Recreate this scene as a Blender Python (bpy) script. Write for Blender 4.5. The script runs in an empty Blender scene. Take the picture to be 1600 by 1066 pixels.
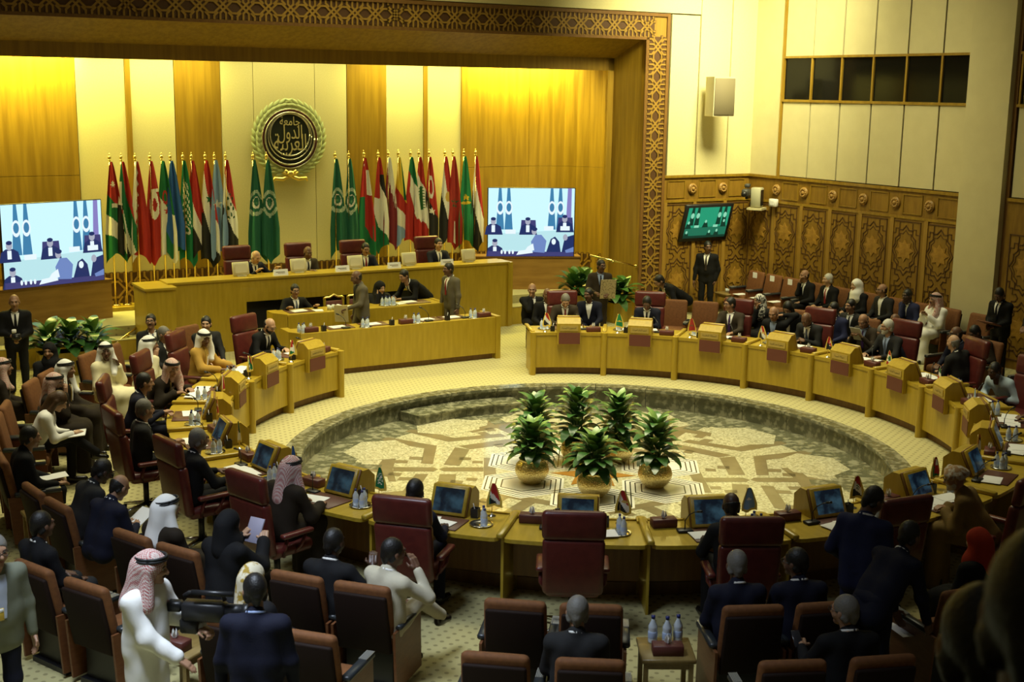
import bpy, bmesh, math, random
import numpy as np
from mathutils import Vector, Matrix
rnd = random.Random(7)
R = math.radians
sc = bpy.context.scene
col = sc.collection
# ------------------------------------------------------------------ camera
STAGE = R(34.45)                       # stage frame: local x = t (to the right), local y = s (to the back)
cam_d = bpy.data.cameras.new('camera'); cam = bpy.data.objects.new('camera', cam_d); col.objects.link(cam)
def cam_axes(yaw=-.0673, pitch=.1942, roll=.0146):
    cy, sy, cp, sp = math.cos(yaw), math.sin(yaw), math.cos(pitch), math.sin(pitch)
    f = Vector((sy*cp, cy*cp, -sp)); r = Vector((cy, -sy, 0)); u = r.cross(f)
    cr, sr = math.cos(roll), math.sin(roll)
    return cr*r+sr*u, -sr*r+cr*u, f
_r, _u, _f = cam_axes()
cam.matrix_world = Matrix(((_r.x, _u.x, -_f.x, 0), (_r.y, _u.y, -_f.y, -18.0018), (_r.z, _u.z, -_f.z, 5.1687), (0, 0, 0, 1)))
cam_d.sensor_width = 36; cam_d.lens = 2004.5/1600*36; cam_d.clip_end = 200
cam_d.dof.use_dof = True; cam_d.dof.focus_distance = 21.0; cam_d.dof.aperture_fstop = 4.5
sc.camera = cam
# ------------------------------------------------------------------ world, lights, exposure
w = bpy.data.worlds.new('hall_air'); sc.world = w; w.use_nodes = True
w.node_tree.nodes['Background'].inputs[0].default_value = (1, .90, .62, 1)
w.node_tree.nodes['Background'].inputs[1].default_value = .045
sc.view_settings.view_transform = 'Standard'; sc.view_settings.look = 'None'; sc.view_settings.gamma = 1
sc.view_settings.use_curve_mapping = False; sc.view_settings.exposure = 0.0
def area(name, loc, size, power, color, target, size_y=None, spread=180):
    d = bpy.data.lights.new(name, 'AREA'); d.energy = power; d.color = color; d.size = size; d.spread = R(spread)
    if size_y: d.shape = 'RECTANGLE'; d.size_y = size_y
    o = bpy.data.objects.new(name, d); col.objects.link(o); o.location = loc
    o.rotation_euler = (Vector(target)-Vector(loc)).to_track_quat('-Z', 'Y').to_euler()
    return o
def ST(s, t, z=0):
    c, n = math.cos(STAGE), math.sin(STAGE)
    return Vector((t*c-s*n, t*n+s*c, z))
area('ceiling_light_pit', ST(.9, .4, 9.6), 6, 520, (1, .94, .60), ST(.7, .3, 0), 6, 88)
area('ceiling_light_stage', ST(6.6, 0, 9.3), 4, 290, (1, .93, .50), ST(8.0, 0, 0), 10, 100)
area('ceiling_light_left', ST(3.0, -6, 9.4), 4, 190, (1, .94, .62), ST(3.4, -6, 0), 4, 90)
area('ceiling_light_right', ST(3.2, 6.6, 9.4), 4, 150, (1, .94, .56), ST(3.6, 6.2, 0), 4, 90)
area('ceiling_light_front', ST(-6.5, -9, 9.2), 2.5, 165, (.74, .85, 1), ST(-6.0, -7.4, 0), 2.5, 64)
area('proscenium_fill', ST(4.6, 7.6, 9.3), 2.5, 320, (1, .94, .52), ST(9.0, 9.0, 5.2), 2, 80)  # unseen lamp, added to brighten the cream panels beside the proscenium
area('side_wall_fill', ST(4.6, 4.6, 9.4), 2.5, 48, (1, .94, .56), ST(4.6, 10.4, 4.6), 2.5, 70)  # added fill without a fixture, lifts the brightness of the right wall
for tt, ww, pw, pg in ((-6.0, 3.0, 110, 330), (-2.9, 2.6, 85, 6), (2.9, 2.6, 85, 6), (6.0, 3.0, 110, 330)):
    area('cove_light', ST(11.6, tt, 6.05), ww, pw, (1, .93, .30), ST(12.1, tt, 2.5), .25, 140)
    area('cove_strip', ST(12.03, tt, 5.95), ww, pg, (1, .90, .16), ST(12.10, tt, 2.5), .10, 150)
area('cove_light_centre', ST(11.6, 0, 6.1), 2.4, 22, (1, .93, .36), ST(12.1, 0, 2.5), .3, 140)
# ------------------------------------------------------------------ materials
MATS = {}
def mat(name, c, rough=.55, metal=0, c2=None, scale=8, stretch=(1, 1, 1), bump=0, detail=4, spec=.5, coat=0, contrast=None, coord='Object'):
    if name in MATS: return MATS[name]
    m = bpy.data.materials.new(name); m.use_nodes = True; MATS[name] = m
    n = m.node_tree; b = n.nodes['Principled BSDF']
    b.inputs['Base Color'].default_value = (*c, 1); b.inputs['Roughness'].default_value = rough; b.inputs['Metallic'].default_value = metal
    b.inputs['Specular IOR Level'].default_value = spec; b.inputs['Coat Weight'].default_value = coat
    if c2 or bump:
        tc = n.nodes.new('ShaderNodeTexCoord'); mp = n.nodes.new('ShaderNodeMapping'); tx = n.nodes.new('ShaderNodeTexNoise')
        n.links.new(tc.outputs[coord], mp.inputs[0]); n.links.new(mp.outputs[0], tx.inputs['Vector'])
        mp.inputs['Scale'].default_value = stretch; tx.inputs['Scale'].default_value = scale; tx.inputs['Detail'].default_value = detail
        if c2:
            r = n.nodes.new('ShaderNodeValToRGB'); lo, hi = contrast or (.35, .65)
            r.color_ramp.elements[0].position = lo; r.color_ramp.elements[1].position = hi
            r.color_ramp.elements[0].color = (*c, 1); r.color_ramp.elements[1].color = (*c2, 1)
            n.links.new(tx.outputs[0], r.inputs[0]); n.links.new(r.outputs[0], b.inputs['Base Color'])
        if bump:
            bp = n.nodes.new('ShaderNodeBump'); bp.inputs['Strength'].default_value = bump; bp.inputs['Distance'].default_value = .01
            n.links.new(tx.outputs[0], bp.inputs['Height']); n.links.new(bp.outputs[0], b.inputs['Normal'])
    return m
def emis(name, c, s):
    m = bpy.data.materials.new(name); m.use_nodes = True; MATS[name] = m
    b = m.node_tree.nodes['Principled BSDF']; b.inputs['Base Color'].default_value = (0, 0, 0, 1)
    b.inputs['Emission Color'].default_value = (*c, 1); b.inputs['Emission Strength'].default_value = s; b.inputs['Roughness'].default_value = .3
    return m
WOOD = mat('honey_oak', (.36, .240, .014), .38, 0, (.42, .285, .022), 6, (3, 3, .35), .04, coat=.15)
WOODH = mat('honey_oak_lengthwise', (.38, .258, .018), .35, 0, (.45, .310, .030), 6, (.4, 3, 3), .04, coat=.2)
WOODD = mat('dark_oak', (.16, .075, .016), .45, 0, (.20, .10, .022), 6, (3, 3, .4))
WALLW = mat('golden_veneer', (.235, .134, .009), .42, 0, (.325, .195, .016), 3, (4, 4, .25), coat=.1)
CARVE = mat('carved_oak', (.20, .105, .009), .5, 0, (.27, .15, .015), 5, (3, 3, .5))
GROOVE = mat('carving_groove', (.085, .036, .008), .6)
STILE = mat('golden_stile', (.29, .165, .024), .42, 0, (.34, .20, .032), 4, (4, 4, .3))
STARW = mat('inlaid_star_wood', (.40, .22, .03), .4, 0, (.27, .14, .02), 9)
CREAM = mat('cream_fabric_panel', (.62, .555, .27), .85, 0, (.66, .59, .30), 40, bump=.05)
CREAMD = mat('cream_wall_paint', (.56, .50, .27), .8, 0, (.59, .53, .29), 3)
JOINT = mat('dark_joint_gap', (.035, .022, .008), .9)  # dark backing colour that shows in the joints between wall panels
BRASS = mat('polished_brass', (.80, .62, .22), .22, 1)
GOLD = mat('gold_leaf', (.85, .66, .20), .3, .9)
CHROME = mat('chrome', (.8, .8, .8), .15, 1)
BLACK = mat('black_plastic', (.012, .012, .013), .4)
DGLASS = mat('dark_glass', (.006, .006, .005), .12, spec=.18)
LEATHER = mat('maroon_leather', (.085, .014, .012), .36, 0, (.11, .019, .015), 12, bump=.03)
VELVET = mat('brown_velvet', (.14, .050, .011), .8, 0, (.18, .066, .015), 25, bump=.05)
VELVETD = mat('dark_seat_shell', (.013, .0055, .003), .75, spec=.2)
MAROON = mat('maroon_board', (.13, .035, .022), .55)
PAPER = mat('white_paper', (.82, .82, .80), .7)
CREAMP = mat('cream_paper', (.80, .72, .48), .7)
WHITE = mat('white_cotton', (.80, .79, .74), .8, bump=.08, scale=14)
GMARB = mat('green_marble', (.105, .105, .062), .2, 0, (.27, .26, .17), 8, (1, 1, 1), detail=12, contrast=(.47, .60))
def carpet():
    m = bpy.data.materials.new('dotted_carpet'); m.use_nodes = True; n = m.node_tree; b = n.nodes['Principled BSDF']; b.inputs['Roughness'].default_value = .95
    tc = n.nodes.new('ShaderNodeTexCoord'); mp = n.nodes.new('ShaderNodeMapping'); n.links.new(tc.outputs['Object'], mp.inputs[0]); mp.inputs['Rotation'].default_value = (0, 0, R(28))
    v = n.nodes.new('ShaderNodeTexVoronoi'); v.inputs['Scale'].default_value = 9.5; v.inputs['Randomness'].default_value = 0; n.links.new(mp.outputs[0], v.inputs['Vector'])
    r = n.nodes.new('ShaderNodeValToRGB'); r.color_ramp.elements[0].position = .17; r.color_ramp.elements[1].position = .24
    r.color_ramp.elements[0].color = (.25, .22, .095, 1); r.color_ramp.elements[1].color = (.43, .385, .175, 1)
    n.links.new(v.outputs['Distance'], r.inputs[0])
    ns = n.nodes.new('ShaderNodeTexNoise'); ns.inputs['Scale'].default_value = 160; bp = n.nodes.new('ShaderNodeBump'); bp.inputs['Strength'].default_value = .25; bp.inputs['Distance'].default_value = .004
    n.links.new(tc.outputs['Object'], ns.inputs['Vector']); n.links.new(ns.outputs[0], bp.inputs['Height']); n.links.new(bp.outputs[0], b.inputs['Normal'])
    n.links.new(r.outputs[0], b.inputs['Base Color']); return m
CARPET = carpet()
def terrazzo(name, a, bb, cc):
    m = bpy.data.materials.new(name); m.use_nodes = True; n = m.node_tree; b = n.nodes['Principled BSDF']; b.inputs['Roughness'].default_value = .12
    tc = n.nodes.new('ShaderNodeTexCoord'); v = n.nodes.new('ShaderNodeTexVoronoi'); v.inputs['Scale'].default_value = 38; n.links.new(tc.outputs['Object'], v.inputs['Vector'])
    r = n.nodes.new('ShaderNodeValToRGB'); e = r.color_ramp.elements; e[0].position = .1; e[0].color = (*a, 1); e[1].position = .9; e[1].color = (*cc, 1); x = e.new(.5); x.color = (*bb, 1)
    n.links.new(v.outputs['Color'], r.inputs[0]); n.links.new(r.outputs[0], b.inputs['Base Color']); return m
TERR = terrazzo('pale_terrazzo', (.27, .25, .145), (.44, .41, .255), (.57, .54, .37))
BROWNST = mat('brown_stone', (.17, .135, .068), .14, 0, (.21, .17, .09), 3, detail=6)
WHITEST = mat('white_marble', (.72, .70, .60), .12, 0, (.66, .64, .54), 3)
BLACKST = mat('black_stone', (.02, .02, .018), .15)
# ------------------------------------------------------------------ mesh builder
def arr(v): return np.array(v, float)
class MB:
    def __init__(s): s.v = []; s.f = []; s.m = []; s.n = 0; s.sm = []
    def add(s, vs, fs, mi=0, M=None, smooth=False):
        vs = np.asarray(vs, float)
        if M is not None:
            A = np.array(M); vs = vs @ A[:3, :3].T + A[:3, 3]
        s.v.append(vs); b = s.n
        s.f += [tuple(int(i)+b for i in f) for f in fs]; s.m += [mi]*len(fs); s.sm += [smooth]*len(fs); s.n += len(vs); return s
    def box(s, c, d, mi=0, M=None):
        x, y, z = c; a, b, e = d[0]/2, d[1]/2, d[2]/2
        vs = [(x+i*a, y+j*b, z+k*e) for k in (-1, 1) for j in (-1, 1) for i in (-1, 1)]
        return s.add(vs, [(0, 2, 3, 1), (4, 5, 7, 6), (0, 1, 5, 4), (2, 6, 7, 3), (0, 4, 6, 2), (1, 3, 7, 5)], mi, M)
    def span(s, x0, x1, y0, y1, z0, z1, mi=0, M=None): return s.box(((x0+x1)/2, (y0+y1)/2, (z0+z1)/2), (abs(x1-x0), abs(y1-y0), abs(z1-z0)), mi, M)
    def prism(s, poly, z0, z1, mi=0, M=None):          # poly in xy, extruded in z
        n = len(poly); A = sum(poly[i][0]*poly[(i+1) % n][1]-poly[(i+1) % n][0]*poly[i][1] for i in range(n))
        if A < 0: poly = poly[::-1]
        vs = [(p[0], p[1], z0) for p in poly]+[(p[0], p[1], z1) for p in poly]
        fs = [tuple(range(n))[::-1], tuple(range(n, 2*n))]+[(i, (i+1) % n, n+(i+1) % n, n+i) for i in range(n)]
        return s.add(vs, fs, mi, M)
    def sector(s, r0, r1, a0, a1, z0, z1, n=8, mi=0, M=None):
        vs = []
        for i in range(n+1):
            a = a0+(a1-a0)*i/n; c, q = math.cos(a), math.sin(a)
            vs += [(r0*c, r0*q, z0), (r1*c, r1*q, z0), (r1*c, r1*q, z1), (r0*c, r0*q, z1)]
        fs = []
        for i in range(n):
            b = 4*i
            for k in range(4): fs.append((b+k, b+(k+1) % 4, b+4+(k+1) % 4, b+4+k)[::-1])
        if abs(a1-a0) < 6.283: fs += [(0, 1, 2, 3), (4*n+3, 4*n+2, 4*n+1, 4*n)]
        return s.add(vs, fs, mi, M)
    def lathe(s, prof, n=16, mi=0, M=None, smooth=True):
        vs = []; fs = []
        for r, z in prof:
            for i in range(n): a = 2*math.pi*i/n; vs.append((r*math.cos(a), r*math.sin(a), z))
        k = len(prof)
        for j in range(k-1):
            for i in range(n): fs.append((j*n+i, j*n+(i+1) % n, (j+1)*n+(i+1) % n, (j+1)*n+i))
        fs += [tuple(range(n))[::-1], tuple((k-1)*n+i for i in range(n))]
        return s.add(vs, fs, mi, M, smooth)
    def cyl(s, c, r, h, n=12, mi=0, M=None, r2=None): return s.lathe([(r, c[2]), (r if r2 is None else r2, c[2]+h)], n, mi, (Matrix(M) if M is not None else Matrix())@Matrix.Translation((c[0], c[1], 0)), True)
    def tube(s, pts, r, n=6, mi=0, M=None, smooth=True, up=(0, 0, 1)):
        P = [Vector(p) for p in pts]; vs = []; fs = []
        rr = r if isinstance(r, (list, tuple)) else [r]*len(P)
        for i, p in enumerate(P):
            d = (P[min(i+1, len(P)-1)]-P[max(i-1, 0)]).normalized(); u = Vector(up)
            if abs(d.dot(u)) > .95: u = Vector((1, 0, 0))
            x = d.cross(u).normalized(); y = x.cross(d)
            for k in range(n):
                a = 2*math.pi*k/n; vs.append(p+x*(rr[i]*math.cos(a))+y*(rr[i]*math.sin(a)))
        for i in range(len(P)-1):
            for k in range(n): fs.append((i*n+k, (i+1)*n+k, (i+1)*n+(k+1) % n, i*n+(k+1) % n))
        fs += [tuple(range(n)), tuple((len(P)-1)*n+k for k in range(n))[::-1]]
        return s.add([tuple(v) for v in vs], fs, mi, M, smooth)
    def ell(s, c, r, nu=12, nv=8, mi=0, M=None):
        vs = [(c[0], c[1], c[2]-r[2])]; fs = []
        for j in range(1, nv):
            p = -math.pi/2+math.pi*j/nv
            for i in range(nu): a = 2*math.pi*i/nu; vs.append((c[0]+r[0]*math.cos(p)*math.cos(a), c[1]+r[1]*math.cos(p)*math.sin(a), c[2]+r[2]*math.sin(p)))
        vs.append((c[0], c[1], c[2]+r[2])); T = len(vs)-1
        for i in range(nu): fs.append((0, 1+(i+1) % nu, 1+i)); fs.append((T, T-nu+i, T-nu+(i+1) % nu))
        for j in range(nv-2):
            for i in range(nu): b = 1+j*nu; fs.append((b+i, b+(i+1) % nu, b+nu+(i+1) % nu, b+nu+i))
        return s.add(vs, fs, mi, M, True)
    def rbox(s, c, d, r=.03, seg=2, mi=0, M=None, bend=None):      # rounded box
        bm = bmesh.new(); bmesh.ops.create_cube(bm, size=1)
        for v in bm.verts: v.co = Vector((v.co.x*d[0], v.co.y*d[1], v.co.z*d[2]))
        bmesh.ops.bevel(bm, geom=bm.edges[:], offset=min(r, min(d)*.49), segments=seg, profile=.5, affect='EDGES')
        vs = np.array([tuple(v.co) for v in bm.verts])+arr(c); bm.verts.index_update()
        fs = [tuple(v.index for v in f.verts) for f in bm.faces]; bm.free()
        if bend: vs = np.array([bend(v) for v in vs])
        return s.add(vs, fs, mi, M, True)
    def strip(s, pts, w, h, mi=0, M=None):              # relief line in the xz plane, standing proud towards -y
        for a, b in zip(pts[:-1], pts[1:]):
            dx, dz = b[0]-a[0], b[1]-a[1]; L = math.hypot(dx, dz); nx, nz = -dz/L*w/2, dx/L*w/2; ex, ez = dx/L*w/2, dz/L*w/2
            q = [(a[0]-ex+nx, a[1]-ez+nz), (a[0]-ex-nx, a[1]-ez-nz), (b[0]+ex-nx, b[1]+ez-nz), (b[0]+ex+nx, b[1]+ez+nz)]
            vs = [(x, 0, z) for x, z in q]+[(x, -h, z) for x, z in q]
            s.add(vs, [(4, 5, 6, 7), (0, 1, 5, 4), (1, 2, 6, 5), (2, 3, 7, 6), (3, 0, 4, 7)], mi, M)
        return s
    def mesh(s, name, mats):
        me = bpy.data.meshes.new(name)
        me.from_pydata(np.concatenate(s.v).tolist(), [], s.f)
        for m in (mats if isinstance(mats, (list, tuple)) else [mats]): me.materials.append(m)
        me.polygons.foreach_set('material_index', s.m); me.polygons.foreach_set('use_smooth', s.sm)
        me.update(); return me
    def build(s, name, mats, parent=None, loc=(0, 0, 0), rz=0, **kw):
        return put(name, s.mesh(name, mats), parent, loc, rz, **kw)
def put(name, me, parent=None, loc=(0, 0, 0), rz=0, label=None, cat=None, group=None, kind=None, rot=None):
    o = bpy.data.objects.new(name, me); col.objects.link(o); o.parent = parent; o.location = loc
    o.rotation_euler = rot if rot else (0, 0, rz)
    tag(o, label, cat, group, kind); return o
def tag(o, label=None, cat=None, group=None, kind=None):
    if label: o['label'] = label
    if cat: o['category'] = cat
    if group: o['group'] = group
    if kind: o['kind'] = kind
    return o
def thing(name, label, cat, loc=(0, 0, 0), rz=0, group=None):
    return put(name, None, None, loc, rz, label, cat, group)
def dup(root, loc, rz, label=None, group=None, parent=None):
    r = root.copy(); col.objects.link(r); r.location = loc; r.rotation_euler = (0, 0, rz)
    if label: r['label'] = label
    if group: r['group'] = group
    for ch in list(root.children):
        c = ch.copy(); col.objects.link(c); c.parent = r
        for g in ch.children:
            d = g.copy(); col.objects.link(d); d.parent = c
    return r
def T(x, y, z): return Matrix.Translation((x, y, z))
def RZ(a): return Matrix.Rotation(a, 4, 'Z')
def RX(a): return Matrix.Rotation(a, 4, 'X')
def RY(a): return Matrix.Rotation(a, 4, 'Y')
# ---- lettering: joined Arabic letters written with presentation forms, right to left
FORMS = {'ا': (0xFE8D, 2), 'أ': (0xFE83, 2), 'إ': (0xFE87, 2), 'ب': (0xFE8F, 4), 'ة': (0xFE93, 2), 'ت': (0xFE95, 4), 'ث': (0xFE99, 4), 'ج': (0xFE9D, 4), 'ح': (0xFEA1, 4), 'خ': (0xFEA5, 4), 'د': (0xFEA9, 2),
         'ر': (0xFEAD, 2), 'ز': (0xFEAF, 2), 'س': (0xFEB1, 4), 'ش': (0xFEB5, 4), 'ص': (0xFEB9, 4), 'ط': (0xFEC1, 4), 'ع': (0xFEC9, 4), 'غ': (0xFECD, 4), 'ف': (0xFED1, 4), 'ق': (0xFED5, 4), 'ك': (0xFED9, 4),
         'ل': (0xFEDD, 4), 'م': (0xFEE1, 4), 'ن': (0xFEE5, 4), 'ه': (0xFEE9, 4), 'و': (0xFEED, 2), 'ي': (0xFEF1, 4), 'ى': (0xFEEF, 2)}
def shape_ar(txt):
    out = []
    for word in txt.split(' '):
        r = []
        for i, ch in enumerate(word):
            base, n = FORMS[ch]
            prev = i > 0 and FORMS[word[i-1]][1] == 4
            nxt = i < len(word)-1 and n == 4
            k = 3 if prev and nxt else 2 if nxt else 1 if prev else 0
            r.append(chr(base+k))
        out.append(''.join(r[::-1]))
    return ' '.join(out[::-1])
def text_mesh(txt, width, height, depth=.002, arabic=True):
    cu = bpy.data.curves.new('lettering', 'FONT'); cu.body = shape_ar(txt) if arabic else txt; cu.align_x = 'CENTER'; cu.align_y = 'CENTER'; cu.resolution_u = 2
    o = bpy.data.objects.new('lettering', cu); col.objects.link(o); bpy.context.view_layer.update()
    me = bpy.data.meshes.new_from_object(o.evaluated_get(bpy.context.evaluated_depsgraph_get()))
    bpy.data.objects.remove(o); bpy.data.curves.remove(cu)
    v = np.empty(len(me.vertices)*3); me.vertices.foreach_get('co', v); v = v.reshape(-1, 3)
    f = [tuple(p.vertices) for p in me.polygons]; bpy.data.meshes.remove(me)
    lo, hi = v.min(0), v.max(0); v -= (lo+hi)/2; k = np.array([width/(hi[0]-lo[0]), height/(hi[1]-lo[1]), 1]); v *= k
    return v[:, [0, 2, 1]]*np.array([1, 1, 1]), f     # in the xz plane, reading from -y
# ================================================================== the setting
PIT = 4.4877; ZP = -.33
def clip_rect(a):
    # distance from the pit centre to the hall's walls along world angle a
    c, q = math.cos(a-STAGE), math.sin(a-STAGE)   # t, s components
    ds = []
    if c > 1e-9: ds.append(10.5/c)
    if c < -1e-9: ds.append(-14.0/c)
    if q > 1e-9: ds.append(9.45/q)
    if q < -1e-9: ds.append(-20.0/q)
    return min(ds)
def floor_ring():
    m = MB(); n = 144; vs = []; fs = []
    corners = [math.atan2(s, t)+STAGE for t, s in ((10.5, 9.45), (-14, 9.45), (-14, -20), (10.5, -20))]
    an = sorted([2*math.pi*i/n for i in range(n)]+[c % (2*math.pi) for c in corners])
    for a in an:
        d = clip_rect(a); c, q = math.cos(a), math.sin(a)
        vs += [(PIT*c, PIT*q, 0), (d*c, d*q, 0), (d*c, d*q, -.12), (PIT*c, PIT*q, -.12)]
    k = len(an)
    for i in range(k):
        b, e = 4*i, 4*((i+1) % k)
        fs += [(b, b+1, e+1, e), (b+1, b+2, e+2, e+1), (b+2, b+3, e+3, e+2)]
    m.add(vs, fs); return m
floor = floor_ring().build('floor', CARPET, kind='structure', label='pale dotted carpet floor of the hall')
# ---- sunken round pit: curb stones, riser, inlaid stone floor
def pt(x, y): return (x, y)
pit = MB().lathe([(0, ZP-.1), (4.36, ZP-.1), (4.36, ZP), (0.001, ZP)], 96, smooth=False).build('floor_pit', TERR, kind='structure', label='pale terrazzo floor of the sunken round pit')
curb = put('trim_pit_curb', None, kind='structure', label='green marble curb around the sunken pit')
NST = 30; da = 2*math.pi/NST
mcap = MB().sector(4.20, PIT, -da/2+.0012, da/2-.0012, -.045, .004, 6).mesh('curb_stone', GMARB)
mlip = MB().sector(4.235, 4.27, -da/2+.0012, da/2-.0012, -.075, -.045, 6).sector(4.262, 4.34, -da/2+.0012, da/2-.0012, ZP, -.045, 6).mesh('riser_stone', GMARB)
for i in range(NST):
    put('curb_stone', mcap, curb, rz=i*da); put('riser_stone', mlip, curb, rz=i*da)
stp = put('trim_pit_step', None, kind='structure', label='marble step down into the pit on the stage side')
for i in range(4):
    a0 = R(110)+i*R(7.6)
    MB().sector(3.78, 4.27, a0+.0012, a0+R(7.6)-.0012, ZP, -.165, 5).sector(3.75, 3.82, a0+.0012, a0+R(7.6)-.0012, -.19, -.163, 5).build('step_stone', GMARB, stp)
# inlays, measured as plan polygons for one sixth of the floor
def upx(x, y, z=ZP):
    c = Vector((0, -18.0018, 5.1687)); d = _f+(x-800)/2004.5*_r-(y-533)/2004.5*_u
    k = (z-c.z)/d.z; p = c+d*k; return p.x, p.y
HALF = [((690, 395), (740, 380), (1080, 440), (1052, 568), (968, 562), (992, 458), (790, 425), (775, 440), (705, 432), (735, 412)),
        ((890, 515), (985, 520), (978, 540), (885, 535)), ((795, 540), (880, 542), (875, 562), (785, 560)),
        ((1168, 452), (1420, 402), (1420, 425), (1250, 458), (1225, 565), (1145, 562)), ((1240, 520), (1320, 522), (1318, 540), (1232, 540)), ((1330, 545), (1400, 545), (1400, 562), (1325, 562)),
        ((780, 358), (835, 345), (890, 355), (925, 338), (995, 352), (960, 372), (1135, 398), (1310, 375), (1285, 355), (1330, 342), (1400, 365), (1440, 372), (1135, 420))]
AXIS = [((775, 589), (1055, 591), (1090, 604), (1055, 619), (775, 619)), ((1096, 604), (1130, 591), (1405, 591), (1405, 619), (1130, 619)),
        ((715, 517), (800, 517), (772, 604), (796, 690), (690, 690), (668, 626), (560, 603), (668, 582)), ((1408, 523), (1498, 527), (1490, 604), (1500, 700), (1405, 700))]
def toworld(poly):
    out = []
    for a, b in poly:
        x, y = upx(440+a/4.444, 600+b/4.444); out.append((x, y))
    return out
cx0, cy0 = upx(440+1090/4.444, 600+604/4.444)
def norm(poly, dy=0.):      # rosette-centred plan coordinates (radial axis along -x)
    return [(x-cx0-2.27, y-cy0) for x, y in toworld(poly)]
pieces = []
for i in (0, 1, 2, 4, 5):
    q = norm(HALF[i]); pieces += [q, [(x, -y) for x, y in q]]
ca, sa = math.cos(R(300)), math.sin(R(300))
P4 = [(-2.16, 1.20), (-1.92, 1.10), (-1.98, .22), (-2.22, .24)]
pieces += [P4, [(x*ca+y*sa, x*sa-y*ca) for x, y in P4]]
for p in AXIS: pieces.append(norm(p))
mi_ = [MB().prism([tuple(v) for v in p], ZP-.004, ZP+.0025).mesh('inlay', BROWNST) for p in pieces]
for k in range(6):
    for j, me in enumerate(mi_): put('inlay', me, pit, rz=k*math.pi/3)
# outer green band with pale hexagons reaching into it
for i in range(12):
    a = i*math.pi/6
    put('inlay', MATS.setdefault('_gb', None) or MATS.__setitem__('_gb', MB().sector(3.55, 4.262, -math.pi/12, math.pi/12, ZP-.004, ZP+.002, 8).mesh('inlay', GMARB)) or MATS['_gb'], pit, rz=a)
hexm = MB().prism([(.62*math.cos(R(60*i))*1.0, .52*math.sin(R(60*i))) for i in range(6)], ZP-.003, ZP+.004).mesh('inlay', TERR)
grn = MB().prism([(-.30, -.12), (.02, -.12), (.02, -.2), (.3, -.2), (.3, .2), (.02, .2), (.02, .12), (-.30, .12)], ZP-.003, ZP+.003).mesh('inlay', GMARB)
for i in range(12):
    a = R(15+30*i)
    put('inlay', hexm, pit, (3.42*math.cos(a), 3.42*math.sin(a), 0), a+R(90))
for i in range(6):
    a = R(60*i); put('inlay', grn, pit, (3.42*math.cos(a), 3.42*math.sin(a), 0), a)
# six white banded hexagons round a brown star
def hexring(r0, r1):
    return [[(r0*math.cos(R(60*i)), r0*math.sin(R(60*i))), (r1*math.cos(R(60*i)), r1*math.sin(R(60*i))), (r1*math.cos(R(60*i+60)), r1*math.sin(R(60*i+60))), (r0*math.cos(R(60*i+60)), r0*math.sin(R(60*i+60)))] for i in range(6)]
mh = MB().prism([(.66*math.cos(R(60*i)), .66*math.sin(R(60*i))) for i in range(6)], ZP-.002, ZP+.003).mesh('inlay', WHITEST)
mk = MB()
for r_ in (.62, .54, .46, .36):
    for q in hexring(r_-.02, r_): mk.prism(q, ZP, ZP+.005)
mk = mk.mesh('inlay', BLACKST)
for i in range(6):
    a = R(30+60*i); L = (1.14*math.cos(a), 1.14*math.sin(a), 0)
    put('inlay', mh, pit, L, a+R(0)); put('inlay', mk, pit, L, a+R(0))
star = [((.62 if i % 2 == 0 else .30)*math.cos(R(30*i)), (.62 if i % 2 == 0 else .30)*math.sin(R(30*i))) for i in range(12)]
MB().prism(star, ZP-.002, ZP+.0065).build('inlay', mat('amber_stone', (.30, .14, .025), .12), pit)
# ------------------------------------------------------------------ stage (local x = t, y = s)
def S(m, name, mats, parent=None, **kw): return m.build(name, mats, parent, rz=0 if parent else STAGE, **kw)
ZS = .58
stage = S(MB().span(-7.6, 7.6, 9.85, 12.6, 0, ZS), 'floor_stage', CARPET, kind='structure', label='raised carpeted stage floor in the alcove')
stepl = S(MB().span(-7.2, 7.2, 9.42, 9.86, 0, .385, 1).span(-7.2, 7.2, 9.41, 9.87, .385, .40, 0), 'trim_stage_step', [CARPET, WOOD], kind='structure', label='carpeted lower stage step with oak riser')
# ---- fret ornament module: unit length along x, height along z
FR = []
for pts in ([(0, .25), (.12, .25), (.62, .75), (.62, 1)], [(.38, 0), (.38, .25), (.88, .75), (1, .75)], [(.12, 0), (.12, .12), (.25, .25)], [(.75, .75), (.88, .88), (.88, 1)]):
    FR += [pts, [(1-x, z) for x, z in pts]]
def fret_mesh(L, H, horiz=True, w=.036, h=.016):
    m = MB(); m.box((L/2, .006, H/2), (L, .012, H), 2)
    for p in FR:
        q = [((x if horiz else z)*L, (z if horiz else x)*H) for x, z in p]
        m.strip(q, w*1.75, h*.5, 2)
    for p in FR:
        q = [((x if horiz else z)*L, (z if horiz else x)*H) for x, z in p]
        m.strip(q, w, h, 0)
    return m.mesh('fret_panel', [STILE, CARVE, GROOVE])
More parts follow.
